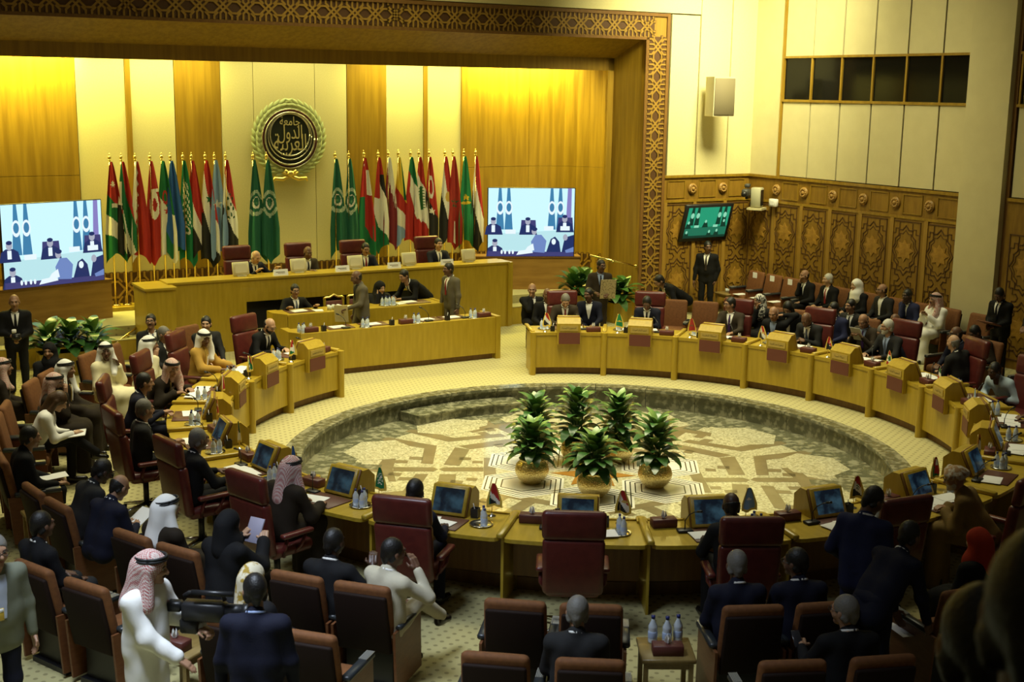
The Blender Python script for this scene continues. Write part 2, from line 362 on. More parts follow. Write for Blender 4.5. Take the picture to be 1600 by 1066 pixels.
# ---- alcove wall
wb = put('wall_alcove', None, None, (0, 0, 0), STAGE, kind='structure', label='curved alcove wall of cream and golden veneer panels')
MB().span(-7.9, 7.9, 12.24, 12.4, 0, 7.2).build('backing', JOINT, wb)
edges = [-6.2, -4.45, -3.47, -3.36, -2.46, -1.47, -.75, .66, 1.42, 2.39, 3.33, 3.43, 4.32, 4.48, 6.2]
kinds = 'wwcwcwccccw'
kinds = ['w', 'c', 'w', 'c', 'w', 'c', 'c', 'c', 'w', 'c', 'w', 'c', 'w', 'w']
for a, b, k in zip(edges[:-1], edges[1:], kinds):
    if b-a < .2: MB().span(a, b, 12.17, 12.24, 1.28, 7.2).build('panel_strip', WALLW, wb)
    else:
        zz = (1.28, 3.32, 7.2) if k == 'w' and abs(a+b)/2 > 4.4 else (1.28, 7.2)
        for z0, z1 in zip(zz[:-1], zz[1:]): MB().span(a+.006, b-.006, 12.2 if k == 'c' else 12.19, 12.24, z0+.004, z1-.004).build('panel', CREAM if k == 'c' else WALLW, wb)
for sg in (-1, 1):              # curved end bays, panel by panel
    arc = [(6.2+1.5*math.sin(x), 12.19-1.75*(1-math.cos(x))) for x in [R(90)*i/8 for i in range(9)]]+[(7.7, 9.9)]
    for (x0, y0), (x1, y1) in zip(arc[:-1], arc[1:]):
        for z0, z1 in ((ZS, 3.32), (3.325, 7.2)):
            MB().prism([(sg*x0, y0), (sg*x1, y1), (sg*(x1+.05), y1+.05), (sg*(x0+.05), y0+.05)], z0, z1).build('panel', WALLW, wb)
fm = fret_mesh(.55, .66, w=.04)
MB().span(-6.2, 6.2, 12.2, 12.24, ZS, 1.28).build('skirting', CARVE, wb)
for i in range(22):
    t0 = -6.05+i*.55
    put('fret_panel', fm, wb, (t0, 12.185, ZS+.02))
for i in range(3): put('fret_panel', fm, wb, (6.42+i*.42, 11.9-i*.62, ZS+.02), R(-52))
# ---- proscenium: frame with fret border, soffit, splayed jambs, cream panels beside it
wp = put('wall_proscenium', None, None, (0, 0, 0), STAGE, kind='structure', label='proscenium wall with carved golden frame')
mw = MB()
mw.prism([(7.27, 9.0), (7.27, 9.12), (7.06, 9.88), (7.06, 9.9), (6.9, 9.9), (6.9, 9.98), (7.75, 9.98), (7.75, 9.0)], 0, 6.82)
mw.prism([(-7.27, 9.0), (-7.27, 9.12), (-7.06, 9.88), (-7.06, 9.9), (-6.9, 9.9), (-6.9, 9.98), (-7.75, 9.98), (-7.75, 9.0)], 0, 6.82)
mw.build('jamb', WALLW, wp)
ms = MB()
ms.add([(x, y, z) for x in (-7.3, 7.3) for y, z in ((9.0, 6.3), (9.12, 6.3), (9.88, 5.89), (9.9, 5.89), (9.9, 5.61), (9.98, 5.61), (9.98, 6.9), (9.0, 6.9))],
       [(i, (i+1) % 8, 8+(i+1) % 8, 8+i) for i in range(8)]+[tuple(range(8))[::-1], tuple(range(8, 16))])
ms.build('lintel', WALLW, wp)
MB().span(-7.85, 7.85, 8.98, 9.02, 6.30, 6.84).span(7.27, 7.85, 8.98, 9.02, 0, 6.3).span(-7.85, -7.27, 8.98, 9.02, 0, 6.3).build('frame_board', STILE, wp)
MB().span(-7.85, 7.85, 8.94, 9.0, 6.80, 6.87).span(7.82, 7.90, 8.94, 9.0, 0, 6.87).span(-7.90, -7.82, 8.94, 9.0, 0, 6.87).span(-7.33, 7.33, 8.955, 9.0, 6.285, 6.345).span(7.26, 7.33, 8.955, 9.0, 0, 6.34).span(-7.33, -7.26, 8.955, 9.0, 0, 6.34).build('frame_moulding', WOODD, wp)
fh = fret_mesh(.44, .42); fv = fret_mesh(.44, .44, False)
for i in range(34): put('fret_panel', fh, wp, (-7.48+i*.44, 8.97, 6.365))
for sg in (-1, 1):
    for i in range(15): put('fret_panel', fv, wp, (7.36 if sg > 0 else -7.80, 8.97, 6.36-.44*(i+1)))
for sg in (1,):
    MB().span(sg*7.9, sg*10.5, 9.0, 9.1, 0, 9.5).build('backing', JOINT, wp)
    for a, b in ((7.96, 8.755), (8.795, 9.68), (9.715, 10.5)):
        MB().span(sg*a, sg*b, 8.955, 9.02, 3.26, 6.86 if a < 8 else 9.4).build('panel', CREAM, wp)
    MB().span(-8.2, 8.775, 8.955, 9.02, 6.89, 9.4).build('panel', CREAM, wp)
    MB().span(sg*7.9, sg*10.5, 8.97, 9.02, 0, 3.2).build('wainscot', CARVE, wp)
    MB().span(sg*7.9, sg*10.47, 8.93, 9.0, 3.2, 3.26).span(sg*7.9, sg*10.47, 8.945, 9.0, 2.63, 2.68).build('cornice', WALLW, wp)
for a, b in ((-10.5, -9.715), (-9.68, -8.795), (-8.755, -7.96)):
    MB().span(a, b, 8.955, 9.02, 3.26, 9.4).build('panel', CREAM, wp)
MB().span(-14.1, -7.9, 9.0, 9.1, 0, 9.5).build('backing', JOINT, wp); MB().span(-14.1, -7.9, 8.97, 9.02, 0, 3.2).build('wainscot', CARVE, wp); MB().span(-14.1, -10.5, 8.955, 9.02, 3.26, 9.4).build('panel', CREAM, wp)
wl = put('wall_left', None, None, (0, 0, 0), STAGE, kind='structure', label='cream left side wall of the hall')
MB().span(-14.2, -14.05, -20, 9.0, 0, 3.2).build('wainscot', CARVE, wl); MB().span(-14.2, -14.07, -20, 9.0, 3.2, 9.5).build('panel', CREAMD, wl)
# carved star panel, .79 x 2.45, origin bottom left
def star8(cx, cz, r):
    return [((r if i % 2 == 0 else r*.66)*math.cos(R(22.5*i+90))+cx, (r if i % 2 == 0 else r*.66)*math.sin(R(22.5*i+90))+cz) for i in range(16)]
def carved_panel():
    W_, H_ = .79, 2.42; m = MB(); m.box((W_/2, .012, H_/2), (W_, .024, H_), 0)
    out = []
    for k in (0, 1):
        cz = .62+k*1.18
        ring = [(.0, .44), (.09, .36), (.19, .36), (.19, .26), (.28, .2), (.28, .1), (.36, 0)]
        full = [(x, z) for x, z in ring]+[(x, -z) for x, z in ring[::-1][1:]]
        full = full+[(-x, z) for x, z in full[::-1][1:]]
        m.strip([(x*.97+W_/2, z*1.18+cz) for x, z in full], .020, .012, 1)
        m.strip([(x*.80+W_/2, z*.96+cz) for x, z in full], .012, .010, 1)
        st = star8(W_/2, cz, .235)
        n = len(st); vs = [(x, -.016, z) for x, z in st]+[(x, 0, z) for x, z in st]+[(W_/2, -.024, cz)]
        m.add(vs, [(i, (i+1) % n, 2*n) for i in range(n)]+[(i, n+i, n+(i+1) % n, (i+1) % n) for i in range(n)], 2)
    for sx in (0, 1):
        for k, (z0, dz) in enumerate(((0.02, 1), (2.40, -1), (1.21, 1), (1.21, -1))):
            q = [(.03, .34), (.03, .25), (.12, .25), (.12, .15), (.22, .15), (.22, .03)] if k < 2 else [(.03, .30), (.09, .30), (.09, .18), (.17, .18), (.17, .07), (.25, .07), (.30, 0)]
            m.strip([((x if sx == 0 else W_-x), z0+dz*z) for x, z in q], .017, .011, 1)
    m.strip([(.015, .015), (W_-.015, .015), (W_-.015, H_-.015), (.015, H_-.015), (.015, .015)], .022, .012, 1)
    return m.mesh('carved_panel', [CARVE, GROOVE, STARW])
CP = carved_panel()
ros = MB()
ros.lathe([(.0, 0), (.125, 0), (.125, .03), (.10, .05), (.0, .05)], 20, M=RX(R(90)))
for i in range(12):
    a = R(30*i); ros.ell((.082*math.cos(a), -.052, .082*math.sin(a)), (.026, .02, .026), 6, 4)
ros.ell((0, -.05, 0), (.045, .035, .045), 10, 6)
ROS = ros.mesh('rosette', mat('rosette_wood', (.34, .19, .04), .4))
def frieze(parent, M, x0, x1):
    MB().strip([(x0, 2.74), (x1, 2.74), (x1, 3.13), (x0, 3.13), (x0, 2.74)], .018, .014, 0, M).build('frieze_frame', WALLW, parent)
for i, a in enumerate((7.93, 8.79, 9.70)):
    put('carved_panel', CP, wp, (a+.03, 8.965, .17))
for t in (8.72, 9.63): put('rosette', ROS, wp, (t, 8.965, 2.94))
for x0, x1 in ((8.0, 8.5), (8.93, 9.42), (9.83, 10.3)): frieze(wp, T(0, 8.965, 0), x0, x1)
# ---- right wall (plane t = 10.47), local frame along the wall: x along -s, panels face the hall (-t)
wr = put('wall_right', None, None, ST(9.0, 10.47, 0), STAGE-R(90), kind='structure', label='right side wall with carved wainscot and cream panels')
# in this frame x = 9.0 - s, y = t - 10.47 ; front faces -y
MB().span(0, 27, .02, .2, 0, 9.6).build('backing', JOINT, wr)
MB().span(0, 1.0, -.02, .05, 3.26, 9.4).build('panel', CREAMD, wr)
XB = [1.05, 1.96, 2.88, 3.80, 4.72, 5.64, 6.42]
for a, b in zip(XB[:-1], XB[1:]):
    MB().span(a+.02, b-.02, -.012, .05, 3.28, 4.97).build('panel', CREAMD, wr)
    MB().span(a+.02, b-.02, -.012, .05, 5.99, 9.4).build('panel', CREAMD, wr)
MB().span(0, 6.42, -.03, .03, 0, 3.2).build('wainscot', CARVE, wr)
MB().span(0, 6.42, -.07, .02, 3.2, 3.26).span(0, 6.42, -.05, .02, 2.63, 2.68).build('cornice', WALLW, wr)
MB().span(1.0, 1.05, -.05, .04, 3.26, 9.4).build('wood_strip', WALLW, wr)
win = put('window_1', None, wr)
MB().span(1.05, 6.42, -.045, .04, 4.965, 5.02).span(1.05, 6.42, -.045, .04, 5.94, 5.99).build('window_frame', WALLW, win)
for x in XB: MB().span(x-.025, x+.025, -.035, .03, 5.0, 5.95).build('mullion', WALLW, win)
for a, b in zip(XB[:-1], XB[1:]): MB().span(a, b, .004, .014, 5.0, 5.95).build('pane', DGLASS, win)
for i in range(7): put('carved_panel', CP, wr, (.06+.916*i if i else .1, -.035, .17))
for i in range(7): MB().span(.985+.916*i-.9 if False else (.94+.916*i), 1.04+.916*i, -.06, .0, .12, 2.63).build('stile', STILE, wr)
for t in (7.9, 8.755, 9.665): MB().span(t, t+.09, 8.93, 8.98, .12, 2.63).build('stile', STILE, wp)
for i in range(6): put('rosette', ROS, wr, (1.04+.916*i, -.035, 2.94)); frieze(wr, T(0, -.035, 0), 1.24+.916*i, 1.75+.916*i)
# pilaster and the bay beyond it
MB().span(6.42, 7.42, -.16, .1, 0, 9.5).build('pilaster', CREAMD, wr)
MB().span(7.42, 7.50, -.03, .1, 0, 9.5).span(6.38, 6.42, -.06, .05, 0, 9.5).build('wood_strip', WOODD, wr)
for i in range(6):
    a = 7.55+.916*i
    for z0, z1 in ((3.28, 4.97), (5.99, 9.4)): MB().span(a, a+.9, -.012, .05, z0, z1).build('panel', CREAMD, wr)
    MB().span(a, a+.9, .004, .014, 5.0, 5.95).build('pane', DGLASS, win); MB().span(a-.02, a+.02, -.035, .03, 5.0, 5.95).build('mullion', WALLW, win)
    put('carved_panel', CP, wr, (a+.06, -.035, .17)); put('rosette', ROS, wr, (a+1.0, -.035, 2.94))
MB().span(7.5, 13.1, -.045, .04, 4.965, 5.02).span(7.5, 13.1, -.045, .04, 5.94, 5.99).build('window_frame', WALLW, win)
MB().span(7.5, 13.1, -.03, .03, 0, 3.2).build('wainscot', CARVE, wr); MB().span(7.5, 13.1, -.07, .02, 3.2, 3.26).build('cornice', WALLW, wr)
# ================================================================== flags: cloth with woven colours
def vcol_mat(name, rough=.8):
    m = bpy.data.materials.new(name); m.use_nodes = True; n = m.node_tree; a = n.nodes.new('ShaderNodeAttribute'); a.attribute_name = 'dye'
    b = n.nodes['Principled BSDF']; b.inputs['Roughness'].default_value = rough; n.links.new(a.outputs['Color'], b.inputs['Base Color']); return m
DYED = vcol_mat('dyed_cloth')
SCREENM = None
RED, GRN, WHT, BLK, BLU, LBL, MRN, YEL = (.42, .018, .014), (.0, .14, .05), (.78, .77, .72), (.010, .010, .010), (.02, .11, .42), (.22, .36, .62), (.19, .012, .022), (.72, .50, .03)
LGR = (.012, .13, .075)
def bands(cs, slope=.34, lo=.0, hi=1.0):
    def f(a, b):
        v = (b-lo)/(hi-lo)-slope*(a-.45)
        return cs[min(len(cs)-1, max(0, int(v*len(cs))))]
    return f
def starat(a, b, ca, cb, r, W_, H_, n=5, inner=.45):
    x, y = (a-ca)*W_, (b-cb)*H_; d = math.hypot(x, y); th = math.atan2(x, y)+math.pi
    k = abs(((th*n/(2*math.pi)) % 1)-.5)*2
    return d < r*(inner+(1-inner)*k**1.6) if d > 1e-6 else True
def over(f, *ls):
    def g(a, b):
        c = f(a, b)
        for cond, cc in ls:
            if cond(a, b): c = cc
        return c
    return g
AW, AH = .34, 2.1
def league(a, b):
    x, y = (a-.5)*AW, (b-.42)*AH; d = math.hypot(x*1.0, y*.8)
    if d < .060: return (.02, .16, .09) if math.hypot(x+.0, y) > .03 else (.10, .30, .16)
    if d < .105 and math.hypot(x, (y+.035)*.85) > .075: return WHT
    if .145 < math.hypot(x*1.0, y*.72) < .20 and abs(y) > .10: return (.55, .62, .50) if int((x+y)*60) % 2 else (.25, .42, .30)
    return LGR
FL = {
 'jordan': over(bands([RED, RED, GRN, WHT, GRN], .2), (lambda a, b: starat(a, b, .5, .22, .085, AW, AH, 7), WHT), (lambda a, b: .42 < b < .47 and a > .35, WHT)),
 'uae': over(bands([RED, GRN, GRN, WHT, BLK], .9), (lambda a, b: a < .22 and .2 < b < .45, WHT), (lambda a, b: a < .3 and b >= .45, BLK)),
 'bahrain': lambda a, b: WHT if a < .52+.10*(abs((b*9) % 1-.5)*4-1)-.35*b else RED,
 'tunisia': over(bands([RED]), (lambda a, b: .18 < ((a-.55)*AW*1.1)**2*60+((b-.42)*AH)**2*9 < .85 or b < .3 and b > .27 and a > .3, WHT), (lambda a, b: starat(a, b, .62, .42, .075, AW, AH), RED)),
 'algeria': over(lambda a, b: GRN if b < .34+.2*a else WHT, (lambda a, b: .08 < ((a-.5)*AW)**2*40+((b-.36)*AH)**2*9 < .22 and a > .1, RED), (lambda a, b: starat(a, b, .6, .5, .085, AW, AH), RED)),
 'djibouti': lambda a, b: BLU if b < .75+.3*a else GRN,
 'saudi': over(lambda a, b: (.0, .17, .065), (lambda a, b: .2 < b < .62 and .2 < a < .75 and math.sin(a*31+b*7)*math.sin(b*95+a*9) > .12, WHT), (lambda a, b: .05 < ((a-.45)*AW)**2*60+((b-.68)*AH)**2*20 < .18, WHT)),
 'sudan': over(bands([RED, RED, WHT, BLK], .6), (lambda a, b: a < .25 and b > .5, GRN)),
 'syria': over(bands([RED, WHT, BLK], .55), (lambda a, b: starat(a, b, .55, .36, .10, AW, AH), (.0, .12, .04))),
 'somalia': over(lambda a, b: LBL, (lambda a, b: starat(a, b, .45, .45, .12, AW, AH), WHT)),
 'iraq': over(bands([RED, WHT, BLK], .45), (lambda a, b: .34 < b < .62 and .3 < a < .8 and math.sin(a*19+3)*math.sin(b*58) > .35, (.01, .08, .03))),
 'league': league,
 'oman': over(bands([RED, RED, RED, GRN], .2), (lambda a, b: a < .38 and b > .4, GRN), (lambda a, b: a > .52 and .12 < b < .38, WHT), (lambda a, b: starat(a, b, .25, .07, .03, AW, AH, 4), WHT)),
 'palestine': over(bands([BLK, WHT, WHT, GRN], .35), (lambda a, b: a < .45+.1*b and .18 < b < .42, RED), (lambda a, b: b < .18, RED)),
 'qatar': lambda a, b: WHT if b < .22+.5*(a-.3)+.06*(abs((a*7) % 1-.5)*4-1) else MRN,
 'comoros': over(bands([YEL, YEL, RED, WHT, LBL], .25), (lambda a, b: a > .75 and b < .5, GRN)),
 'kuwait': over(lambda a, b: WHT if a > .35-.3*b else RED, (lambda a, b: b < .24+.2*(a-.5), GRN), (lambda a, b: b > .52+.5*(a-.5), RED)),
 'lebanon': over(lambda a, b: RED if b < .16+.2*a or b > .72+.2*(a-.5) else WHT, (lambda a, b: abs(a-.5) < .33*(1-abs((b-.46)/.17)*.35) and abs(b-.46) < .14 and (int(b*60) % 2 == 0 or abs(a-.5) < .14), (.03, .16, .04))),
 'libya': over(bands([RED, RED, BLK, BLK], .35), (lambda a, b: .3 < ((a-.5)*AW)**2*90+((b-.32)*AH)**2*12 < .8 and a > .4, WHT), (lambda a, b: starat(a, b, .55, .58, .09, AW, AH), WHT)),
 'egypt': over(bands([RED, WHT, BLK], .75), (lambda a, b: ((a-.62)*AW)**2*120+((b-.46)*AH)**2*60 < 1, (.60, .40, .10))),
 'morocco': over(lambda a, b: (.33, .02, .012), (lambda a, b: starat(a, b, .5, .5, .12, AW, AH, 5, .3) and not starat(a, b, .5, .5, .07, AW, AH, 5, .3), (.02, .09, .03))),
 'mauritania': over(lambda a, b: (.01, .21, .075), (lambda a, b: .16 < ((a-.5)*AW)**2*10+((b-.44)*AH)**2*8 < .36 and b > .5, YEL), (lambda a, b: starat(a, b, .55, .46, .09, AW, AH), YEL)),
 'yemen': bands([RED, WHT, BLK], .7)}
def drape(W_, H_, cf, na, nb, amp, ph, fringe=0, wide=.12, mirror=1):
    vs = []; fs = []; cs = []
    for j in range(nb+1):
        b = j/nb; w_ = W_*(wide+(1-wide)*min(1, b/.7)**.75)
        for i in range(na+1):
            a = i/na; d = amp*(.25+b)*(math.sin(a*9+ph+b*1.5)+.5*math.sin(a*17+ph*2))
            hem = H_*b*(1-.10*abs(math.sin(a*3.1+ph))*b)
            vs.append((mirror*w_*(a-.42), d, -hem))
    for j in range(nb):
        for i in range(na):
            k = j*(na+1)+i; fs.append((k, k+1, k+na+2, k+na+1)); a, b = (i+.5)/na, (j+.5)/nb
            c = cf(a, b)
            if fringe and (a < fringe*1.2 or a > 1-fringe or b > 1-fringe*.8): c = (.70, .52, .08)
            cs.append(c)
    me = bpy.data.meshes.new('cloth'); me.from_pydata(vs, [], fs); me.materials.append(DYED)
    at = me.color_attributes.new('dye', 'FLOAT_COLOR', 'CORNER')
    at.data.foreach_set('color', [x for c in cs for _ in range(4) for x in (*c, 1)])
    me.polygons.foreach_set('use_smooth', [True]*len(fs)); me.update(); return me
# ---- standing flags on the stage
POLE = MB().cyl((0, 0, 0), .09, .03, 16).cyl((0, 0, .03), .018, 2.95, 8).mesh('pole', BRASS)
FIN = MB().ell((0, 0, 3.03), (.035, .035, .045), 10, 6).cyl((0, 0, 3.06), .016, .06, 8, r2=.004).cyl((0, 0, 2.97), .03, .02, 10).mesh('finial', GOLD)
flagrow = [('jordan', -3.95, 'red, green and white flag with a white star'), ('uae', -3.72, 'flag with red hoist, green, white and black'), ('bahrain', -3.44, 'white and red flag with zigzag edge, left group'), ('tunisia', -3.14, 'red flag with white disc and red crescent'), ('algeria', -2.90, 'green and white flag with red crescent and star'),
           ('djibouti', -2.72, 'plain blue flag with green foot'), ('saudi', -2.46, 'green flag with white script'), ('sudan', -2.28, 'red, white and black flag with green edge'), ('syria', -1.99, 'red, white and black flag with green star'), ('somalia', -1.79, 'pale sky-blue flag'), ('iraq', -1.55, 'red, white and black flag with dark script'),
           ('league', -1.02, 'dark green emblem flag, farthest left of four'), ('league', -.72, 'dark green emblem flag, just left of the round emblem'), ('league', .85, 'dark green emblem flag, just right of the round emblem'), ('league', 1.17, 'dark green emblem flag, farthest right of four'),
           ('oman', 1.62, 'red flag with white and green edges'), ('palestine', 1.97, 'black, white and green flag with red wedge'), ('qatar', 2.22, 'maroon flag with white jagged top'), ('comoros', 2.47, 'yellow, white, red and blue striped flag'), ('kuwait', 2.78, 'green, white and red flag'), ('lebanon', 2.99, 'red and white flag with green tree'),
           ('libya', 3.25, 'red and black flag with white crescent and star'), ('egypt', 3.66, 'red, white and black flag with golden eagle'), ('morocco', 3.87, 'plain dark red flag with faint green star'), ('mauritania', 4.16, 'green flag with yellow crescent and star'), ('yemen', 4.47, 'plain red, white and black flag, farthest right')]
for i, (c, t, lab) in enumerate(flagrow):
    lg = c == 'league'; s_ = 11.75 if not lg else 11.55
    o = thing('standing_flag', lab+', on stage', 'flag', ST(s_, t, ZS+.08), STAGE+R(rnd.uniform(-6, 6)), 'flags along the alcove wall')
    put('pole', POLE, o); put('finial', FIN, o)
    put('cloth', drape(.40 if not lg else .40, 2.15+rnd.uniform(-.12, .15) if not lg else 2.25, FL[c], 26, 90, .035, i*1.7), o, (.02, -.03, 2.95))
tag(S(MB().span(-4.3, -1.2, 11.5, 12.0, ZS, ZS+.08), 'flag_plinth', WOOD), 'low oak plinth under the left group of flags', 'plinth')
tag(S(MB().span(-1.19, 1.4, 11.3, 12.0, ZS, ZS+.08), 'flag_plinth', WOOD), 'low oak plinth under the middle green flags', 'plinth')
tag(S(MB().span(1.41, 4.75, 11.5, 12.0, ZS, ZS+.08), 'flag_plinth', WOOD), 'low oak plinth under the right group of flags', 'plinth')
# ================================================================== ring of delegate desks
A0 = R(145.95); DL = R(317.0/22); RF = 5.204; RB = 5.966
ORD = ['first', 'second', 'third', 'fourth', 'fifth', 'sixth', 'seventh', 'eighth', 'ninth', 'tenth', 'eleventh', 'twelfth', 'thirteenth', 'fourteenth', 'fifteenth']
def dname(k): return ('%s left desk from the stage' % ORD[k]) if k < 11 else ('%s right desk from the stage' % ORD[21-k])
def arcp(r, a): return (r*math.cos(a), r*math.sin(a))
def shift(m):            # ring coordinates -> desk-local (origin at radius RF)
    for v in m.v: v[:, 0] -= RF
    return m
h = DL/2
# table top with rounded rear corners
top = [arcp(RF-.01, -h+.004+(2*h-.008)*i/8) for i in range(9)]
g = .012
rear = []
for i in range(5):
    ph = R(90)*i/4; rr = RB-.09+.09*math.sin(ph); off = .09*(1-math.cos(ph)) if False else .09*(1-math.sin(ph+0))
rear = [arcp(RB-.10, h-g/RB), arcp(RB-.04, h-(g+.012)/RB), arcp(RB-.01, h-(g+.045)/RB), arcp(RB, h-(g+.10)/RB)]
rear += [arcp(RB, (h-.02)*(1-2*i/6)) for i in range(1, 6)]
rear += [(x, -y) for x, y in rear[:4][::-1]]
D_TOP = shift(MB().prism(top+rear, .735, .775)).mesh('desktop', WOODH)
D_PANEL = shift(MB().sector(RF, RF+.03, -h+.008, h-.008, .135, .735, 8).sector(RF-.012, RF+.02, -h+.008, h-.008, .735, .79, 8)).mesh('front_panel', WOOD)
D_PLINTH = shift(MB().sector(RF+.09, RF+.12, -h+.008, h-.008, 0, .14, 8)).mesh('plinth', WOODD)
mp = MB(); n_ = 8
prof = [(RF-.075+.055*(1-math.cos(R(90)*math.sin(R(i*45)))), .055*math.cos(R(180)*i/n_)) for i in range(n_+1)]
prof = [(RF-.02-.055*math.sin(math.pi*i/n_), .055*math.cos(math.pi*i/n_)) for i in range(n_+1)]+[(RF+.10, -.055), (RF+.10, .055)]
def post_mesh(side):
    return shift(MB().prism(prof, 0, .80, M=RZ(side*h))).mesh('post', WOOD)
D_POST = post_mesh(1); D_POST0 = post_mesh(-1)
def rail_mesh(side): return shift(MB().rbox((RF+.40, 0, .80), (.74, .075, .05), .012, 1, M=RZ(side*h))).mesh('divider_rail', WOODH)
D_RAIL = rail_mesh(1); D_RAIL0 = rail_mesh(-1)
D_SIDE = shift(MB().span(RF+.05, RB-.12, -.014, .014, 0, .735, 0, RZ(h))).mesh('side_panel', WOOD)
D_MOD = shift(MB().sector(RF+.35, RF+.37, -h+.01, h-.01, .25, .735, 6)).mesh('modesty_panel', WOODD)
def xz_prism(poly, y0, y1):   # profile in (x,z), extruded in y
    return MB().prism([(x, z) for x, z in poly], -y1, -y0, M=RX(R(90)))
CW = .215
D_CON = xz_prism([(-.085, .58), (-.085, .965), (.02, 1.055), (.115, 1.055), (.245, .775), (-.015, .775), (-.015, .58)], -CW, CW).mesh('console', WOOD)
D_PLQ = MB().span(-.093, -.084, -CW+.012, CW-.03, .59, .80).mesh('maroon_plaque', MAROON)
D_NPF = MB().span(-.096, -.084, -CW+.05, CW-.05, .835, .935).mesh('nameplate', mat('brushed_brass_plate', (.50, .36, .10), .4, .4))
sl = math.atan2(.28, -.13)
MS = T(.205, 0, .925)@RY(R(-25))
D_FRM = MB().rbox((.018, 0, 0), (.036, .40, .315), .008, 1, 0, MS).mesh('screen_frame', WOODH)
D_BEZ = MB().rbox((-.012, 0, 0), (.03, .42, .33), .008, 1, 0, MS).mesh('screen_body', WOODD)
def tv_material(name, tint, strength, dark):
    m = bpy.data.materials.new(name); m.use_nodes = True; n = m.node_tree; b = n.nodes['Principled BSDF']
    b.inputs['Base Color'].default_value = (.01, .012, .015, 1); b.inputs['Roughness'].default_value = .15
    tc = n.nodes.new('ShaderNodeTexCoord'); ns = n.nodes.new('ShaderNodeTexNoise'); ns.inputs['Scale'].default_value = 9; ns.inputs['Detail'].default_value = 2
    n.links.new(tc.outputs['Object'], ns.inputs['Vector']); r = n.nodes.new('ShaderNodeValToRGB'); r.color_ramp.elements[0].position = .42; r.color_ramp.elements[1].position = .7
    r.color_ramp.elements[0].color = (*dark, 1); r.color_ramp.elements[1].color = (*tint, 1)
    n.links.new(ns.outputs[0], r.inputs[0]); n.links.new(r.outputs[0], b.inputs['Emission Color']); b.inputs['Emission Strength'].default_value = strength; return m
DSCR = tv_material('desk_screen_image', (.05, .12, .17), .4, (.006, .014, .028))
D_SCR = MB().span(.0355, .0385, -.165, .165, -.125, .125, 0, MS).mesh('screen', DSCR)
PLATES = {0: 'المملكة الأردنية الهاشمية', 1: 'الإمارات العربية المتحدة', 2: 'مملكة البحرين', 14: 'دولة قطر', 15: 'دولة الكويت', 16: 'الجمهورية اللبنانية', 17: 'دولة ليبيا', 18: 'جمهورية مصر العربية', 19: 'المملكة المغربية', 20: 'الجمهورية الإسلامية الموريتانية', 21: 'الجمهورية اليمنية'}
INK = mat('black_lettering', (.012, .010, .008), .6)
DESKFLAG = {0: 'palestine', 1: 'uae', 2: 'bahrain', 3: 'tunisia', 4: 'algeria', 5: 'djibouti', 6: 'saudi', 7: 'sudan', 8: 'egypt', 9: 'somalia', 10: 'iraq', 11: 'oman', 12: 'palestine', 13: 'qatar', 14: 'somalia', 15: 'kuwait', 16: 'lebanon', 17: 'libya', 18: 'egypt', 19: 'morocco', 20: 'mauritania', 21: 'yemen'}
def dpos(k, dr, y, z=.775):        # a point on desk k: dr from the front edge outwards, y along the ring
    a = A0+(k+.5)*DL; return (math.cos(a)*(RF+dr)-math.sin(a)*y, math.sin(a)*(RF+dr)+math.cos(a)*y, z), a
# desk-top items, local x = outward from the pit (towards the delegate)
I_TB = MB().rbox((0, 0, .045), (.13, .26, .09), .006, 1).span(-.012, .012, -.07, .07, .0905, .0915).mesh('box', mat('maroon_leatherette', (.10, .025, .018), .5))
tm = MB()
for q in range(5):
    a = q*1.26; tm.add([(0, 0, 0), (.03*math.cos(a), .03*math.sin(a), .03), (.02*math.cos(a+.7), .02*math.sin(a+.7), .085), (.035*math.cos(a+1.26), .035*math.sin(a+1.26), .025)], [(0, 1, 2, 3)])
I_TIS = tm.mesh('tissue', PAPER)
I_CUP = MB().span(-.04, .04, -.04, .04, 0, .012).span(-.04, -.034, -.04, .04, .012, .10).span(.034, .04, -.04, .04, .012, .10).span(-.034, .034, -.04, -.034, .012, .10).span(-.034, .034, .034, .04, .012, .10).mesh('cup', BLACK)
I_PEN = MB().tube([(0, .01, .02), (.012, -.02, .15)], .005, 6).mesh('pen', mat('pen_white', (.6, .6, .6), .3))
I_MB = MB().rbox((0, 0, .015), (.10, .16, .03), .008, 1).mesh('mic_base', BLACK)
I_MS = MB().tube([(0, 0, .03), (.0, .0, .12), (.03, .03, .19), (.08, .07, .235), (.12, .10, .25)], .006, 6).mesh('gooseneck', BLACK)
I_MH = MB().tube([(.11, .09, .247), (.15, .125, .262)], .013, 8).mesh('mic_head', BLACK)
I_TRAY = MB().lathe([(.0, 0), (.10, 0), (.125, .014), (.122, .018), (.098, .006), (.0, .006)], 20).mesh('tray', CHROME)
I_BOT = MB().lathe([(.0, 0), (.030, 0), (.032, .01), (.032, .05), (.029, .075), (.032, .10), (.031, .115), (.013, .15), (.012, .165)], 12).mesh('bottle_body', mat('clear_bottle', (.60, .66, .70), .12, spec=.8))
I_LAB = MB().lathe([(.0325, .035), (.0331, .037), (.0331, .075), (.0325, .077)], 12).mesh('bottle_label', mat('bottle_label_blue', (.42, .52, .72), .5))
I_CAP = MB().cyl((0, 0, .163), .014, .02, 10).mesh('bottle_cap', mat('cap_blue', (.02, .03, .16), .4))
I_GLS = MB().lathe([(.0, 0), (.026, 0), (.033, .09), (.031, .09), (.024, .006), (.0, .006)], 12).mesh('drinking_glass', mat('tumbler_glass', (.62, .66, .66), .08, spec=.9))
I_PAD = MB().rbox((0, 0, .006), (.36, .52, .012), .004, 1).mesh('desk_pad', mat('brown_pad_leather', (.10, .035, .022), .5))
